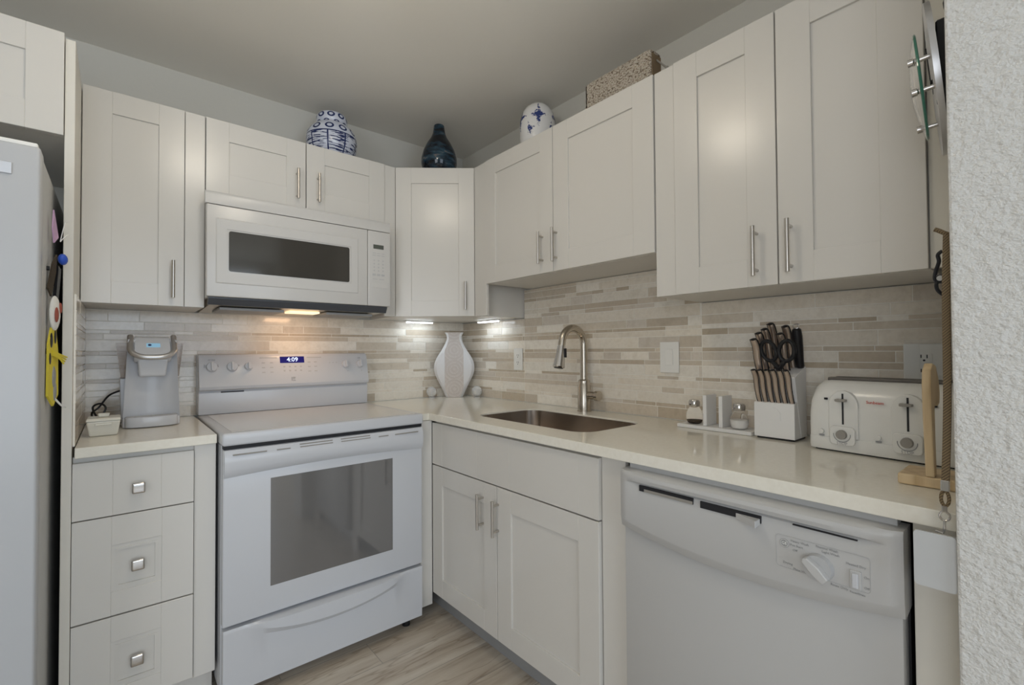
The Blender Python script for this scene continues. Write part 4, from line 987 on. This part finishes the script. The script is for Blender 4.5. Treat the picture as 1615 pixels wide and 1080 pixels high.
for xc in (.085, .223):
    q = MB(); P_ = [(xc-.034, .040), (xc-.034, .125)] + [(xc-.034*math.cos(a_), .125+.040*math.sin(a_)) for a_ in [R(180*i/12) for i in range(1, 12)]] + [(xc+.034, .125), (xc+.034, .040)]
    q.prism(P_, 'y', -.0015, .014, .0012, 2)
    pn = obj('lever_panel', q, 'toaster', t, 0)
    obj('lever_slot', MB().box(xc-.0022, xc+.0022, -.0020, .0, .076, .158), 'dark', pn, 0)
    obj('lever', MB().box(xc-.0135, xc+.0115, -.018, -.0022, .137, .144, .002, 2), 'warmgrey', pn, 0)
    q = MB(); q.prism(rrect(xc-.029, xc+.029, .022, .071, .010, 4), 'y', -.010, -.0015, .002, 2); dp_ = obj('dial_panel', q, 'toaster', t, 0)
    obj('dial', MB().cyl((xc, -.0102, .050), (xc, -.019, .050), .0128, .0115, 24), 'warmgrey', dp_)
    obj('dial_scale', MB().tube([(xc+.0195*math.sin(a_), -.0104, .050-.0195*math.cos(a_)) for a_ in [R(-95+190*i/16) for i in range(17)]], .0010, 5), 'grey', dp_, 0)
    letters([('STOP', .0105, wallmtx(xc, -.0104, .0265))], 'lettering', 'grey', dp_, .0002)
for xc in (.032, .162):
    obj('button', MB().cyl((xc, .0035, .052), (xc, -.004, .052), .0065, n=18), 'toaster', t)
    obj('button_mark', MB().box(xc-.006, xc+.006, -.0006, .004, .0400, .0428), 'grey', t, 0)
for xc in (.042, .272): obj('indicator_light', MB().box(xc-.004, xc+.004, .0045, .008, .1385, .1440), 'black', t, 0)
letters([('Sunbeam', .0105, wallmtx(.155, .0035, .1390, R(-8)))], 'lettering', 'red', t, .0006)

# ------------------------------------------------------------------ banana hanger
t = thing('banana_hanger', 'pale pine banana hanger on the counter before the toaster', 'stand', (-.43, -2.34, .9155))
obj('base', MB().box(-.480, -.374, -2.3985, -2.2880, .9156, .937, .003, 2), 'wood', t, 0)
pts = [(-.480, .9375), (-.456, .9375), (-.462, 1.02), (-.462, 1.075), (-.440, 1.085), (-.425, 1.074), (-.408, 1.078), (-.402, 1.10), (-.412, 1.13), (-.440, 1.158), (-.470, 1.163), (-.494, 1.150), (-.500, 1.12), (-.496, 1.06), (-.486, .99)]
obj('post', MB().prism(pts, 'y', -2.346, -2.332, .0025, 2), 'wood', t, 0)

# ------------------------------------------------------------------ wall clock and hanging things on the partition wall (face y = YS, looking to +y)
t = thing('wall_clock', 'round metal and glass wall clock seen edge-on on the textured wall', 'clock', (-.50, YS, 1.712))
cx, cz = -.50, 1.712
def cdisc(mb, r0, y0, y1, zc=cz, n=40, bulge=0):
    secs = []
    for rr_, b_ in ((1, 0), (.75, .45), (.45, .8), (.0, 1.0)):
        secs.append((rr_, b_))
    mb.tube([(cx, y0, zc), (cx, y1, zc)], [r0, r0], n); return mb
def tiltz(mb): bmesh.ops.transform(mb.bm, matrix=Matrix.Translation((cx, YS+.035, cz)) @ Matrix.Rotation(R(7), 4, 'Z') @ Matrix.Rotation(R(-5), 4, 'X') @ Matrix.Translation((-cx, -YS-.035, -cz)), verts=mb.bm.verts[:]); return mb
obj('movement_box', MB().box(cx-.085, cx+.06, YS+.0005, YS+.026, cz-.080, cz+.075, .003, 1), 'black', t, 0)
dial = obj('dial_plate', tiltz(cdisc(MB(), .142, YS+.033, YS+.042)), 'alu', t, label='brushed metal dial')
# shallow domed glass disc
mb = MB(); prof_ = [(.0, .014), (.03, .0128), (.06, .009), (.085, .0035), (.098, 0)]
rings = [[(cx+r_*math.cos(2*math.pi*j/40), YS+.062+b_, cz-.005+r_*math.sin(2*math.pi*j/40)) for j in range(40)] for r_, b_ in [(max(a, .001), b) for a, b in prof_]]
V1 = [[mb._v(p) for p in rg] for rg in rings]; V2 = [[mb._v((p[0], p[1]-.0045, p[2])) for p in rg] for rg in rings]
for V_ in (V1, V2):
    for A, B in zip(V_, V_[1:]):
        for j in range(40): mb.bm.faces.new((A[j], A[(j+1) % 40], B[(j+1) % 40], B[j]))
for j in range(40): mb.bm.faces.new((V1[-1][j], V1[-1][(j+1) % 40], V2[-1][(j+1) % 40], V2[-1][j]))
mb.bm.faces.new(V1[0]); mb.bm.faces.new(V2[0])
gl = obj('glass', tiltz(mb), 'glassthin', t, 40, label='clear domed glass disc')
mb = MB(); mb.tube([(cx+.0985*math.cos(2*math.pi*j/40), YS+.0598, cz-.005+.0985*math.sin(2*math.pi*j/40)) for j in range(40)], .0024, 8, True)
mb.tube([(cx+r_*math.cos(R(200)), YS+.0605+b_, cz-.005) for r_, b_ in ((0, 0),)]*1 + [(cx, YS+.0605, cz-.1035)], .0001, 4) if False else None
obj('glass_edge', tiltz(mb), 'glassedge', gl, 40, label='green rim of the glass')
for a_ in (70, 160, 205, 290):
    x, z = cx+.075*math.cos(R(a_)), cz-.005+.075*math.sin(R(a_))
    mb = MB(); mb.cyl((x, YS+.034, z), (x, YS+.066, z), .0045, n=12); mb.cyl((x, YS+.066, z), (x, YS+.074, z), .007, n=12); obj('standoff', tiltz(mb), 'chrome', t)
mb = MB(); mb.cyl((cx, YS+.034, cz), (cx, YS+.046, cz), .005, n=10); mb.box(cx-.002, cx+.002, YS+.044, YS+.046, cz-.01, cz+.07); mb.box(cx-.01, cx+.055, YS+.041, YS+.043, cz-.002, cz+.002)
obj('hands', tiltz(mb), 'black', t, 0)
mb = MB()
for k, (dx, dz, y) in enumerate(((-.05, .26, .030), (.02, .28, .018), (.06, .24, .006), (-.02, .22, .022))): mb.tube(smoothpath([(cx+.01, YS+.012, cz+.09), (cx+dx*.5, YS+.014+y*.3, cz+.16), (cx+dx, YS+.008+y, cz+dz)], 5), .0016, 6)
mb.tube(smoothpath([(cx, YS+.004, cz+.085), (cx+.03, YS+.018, cz+.12), (cx, YS+.010, cz+.16), (cx-.03, YS+.02, cz+.13), (cx, YS+.012, cz+.09)], 5), .0016, 6)
obj('wire_ornament', mb, 'black', t, label='thin black wires above the dial')
t = thing('dog_leash', 'brown woven leash hanging at the edge of the textured wall', 'leash', (-.675, YS, 1.385))
X = -.672
obj('hook', MB().tube(smoothpath([(X, YS+.0005, 1.377), (X, YS+.008, 1.382), (X, YS+.016, 1.388), (X, YS+.021, 1.391)], 4), .0035, 8), 'leash', t)
mb = MB()
yy = [(1.380, .0055), (1.28, .0085), (1.14, .0095), (1.05, .0115), (.975, .0145)]
sp_ = smoothpath([(X, YS+b_, a) for a, b_ in yy], 5); sec = []
for p in sp_: sec.append([mb._v((p.x+dx, p.y+dy, p.z)) for dx, dy in ((-.003, -.0050), (.003, -.0050), (.003, .0050), (-.003, .0050))])
for A, B in zip(sec, sec[1:]):
    for i in range(4): mb.bm.faces.new((A[i], A[(i+1) % 4], B[(i+1) % 4], B[i]))
mb.bm.faces.new(sec[0]); mb.bm.faces.new(sec[-1]); obj('strap', mb, 'leash', t, 0)
yb = YS+.0155
obj('crimp', MB().box(X-.004, X+.004, yb-.006, yb+.005, .958, .976, .001, 1), 'chrome', t, 0)
obj('loop', MB().tube([(X, yb+.005*math.cos(a_), .946+.012*math.sin(a_)) for a_ in [2*math.pi*i/16 for i in range(16)]], .0026, 8, True), 'leash', t)
mb = MB(); mb.cyl((X, yb+.001, .934), (X, yb+.001, .925), .0038, n=10); mb.tube([(X, yb+.001+.0065*math.cos(a_), .917+.0075*math.sin(a_)) for a_ in [2*math.pi*i/14 for i in range(14)]], .0016, 8, True); mb.tube([(X, yb+.001, .910), (X, yb+.002, .895), (X, yb+.003, .888), (X, yb+.013, .890)], .0018, 8)
obj('clip', mb, 'chrome', t)
t = thing('black_opener', 'black looped hand tool hanging on the textured wall below the upper cabinet', 'tool', (-.655, YS, 1.30))
X = -.645
obj('handle', MB().tube(smoothpath([(X, YS+.015, 1.358), (X, YS+.021, 1.352), (X, YS+.020, 1.340), (X, YS+.024, 1.325), (X, YS+.0255, 1.312), (X, YS+.022, 1.305)], 5), [.003]*26, 10), 'black', t)
obj('head', MB().box(X-.006, X+.006, YS+.001, YS+.024, 1.303, 1.318, .003, 2), 'black', t)
obj('rivet', MB().cyl((X-.0062, YS+.018, 1.311), (X-.0085, YS+.018, 1.311), .0045, n=14), 'chrome', t)
obj('loop', MB().tube([(X, YS+.004+.020*math.cos(a_), 1.300-.020*math.sin(a_)) for a_ in [R(-10+105*i/12) for i in range(13)]], .0028, 8), 'black', t)
t = thing('wall_pocket', 'frosted plastic pocket hanging low at the edge of the textured wall', 'holder', (-.68, YS, .80))
obj('pocket', MB().prism(rrect(YS+.0005, YS+.054, .800, .890, .006, 4), 'x', -.690, -.6860), 'frost', t, 0)
obj('side', MB().box(-.6855, -.660, YS+.0005, YS+.003, .803, .888), 'frost', t, 0)
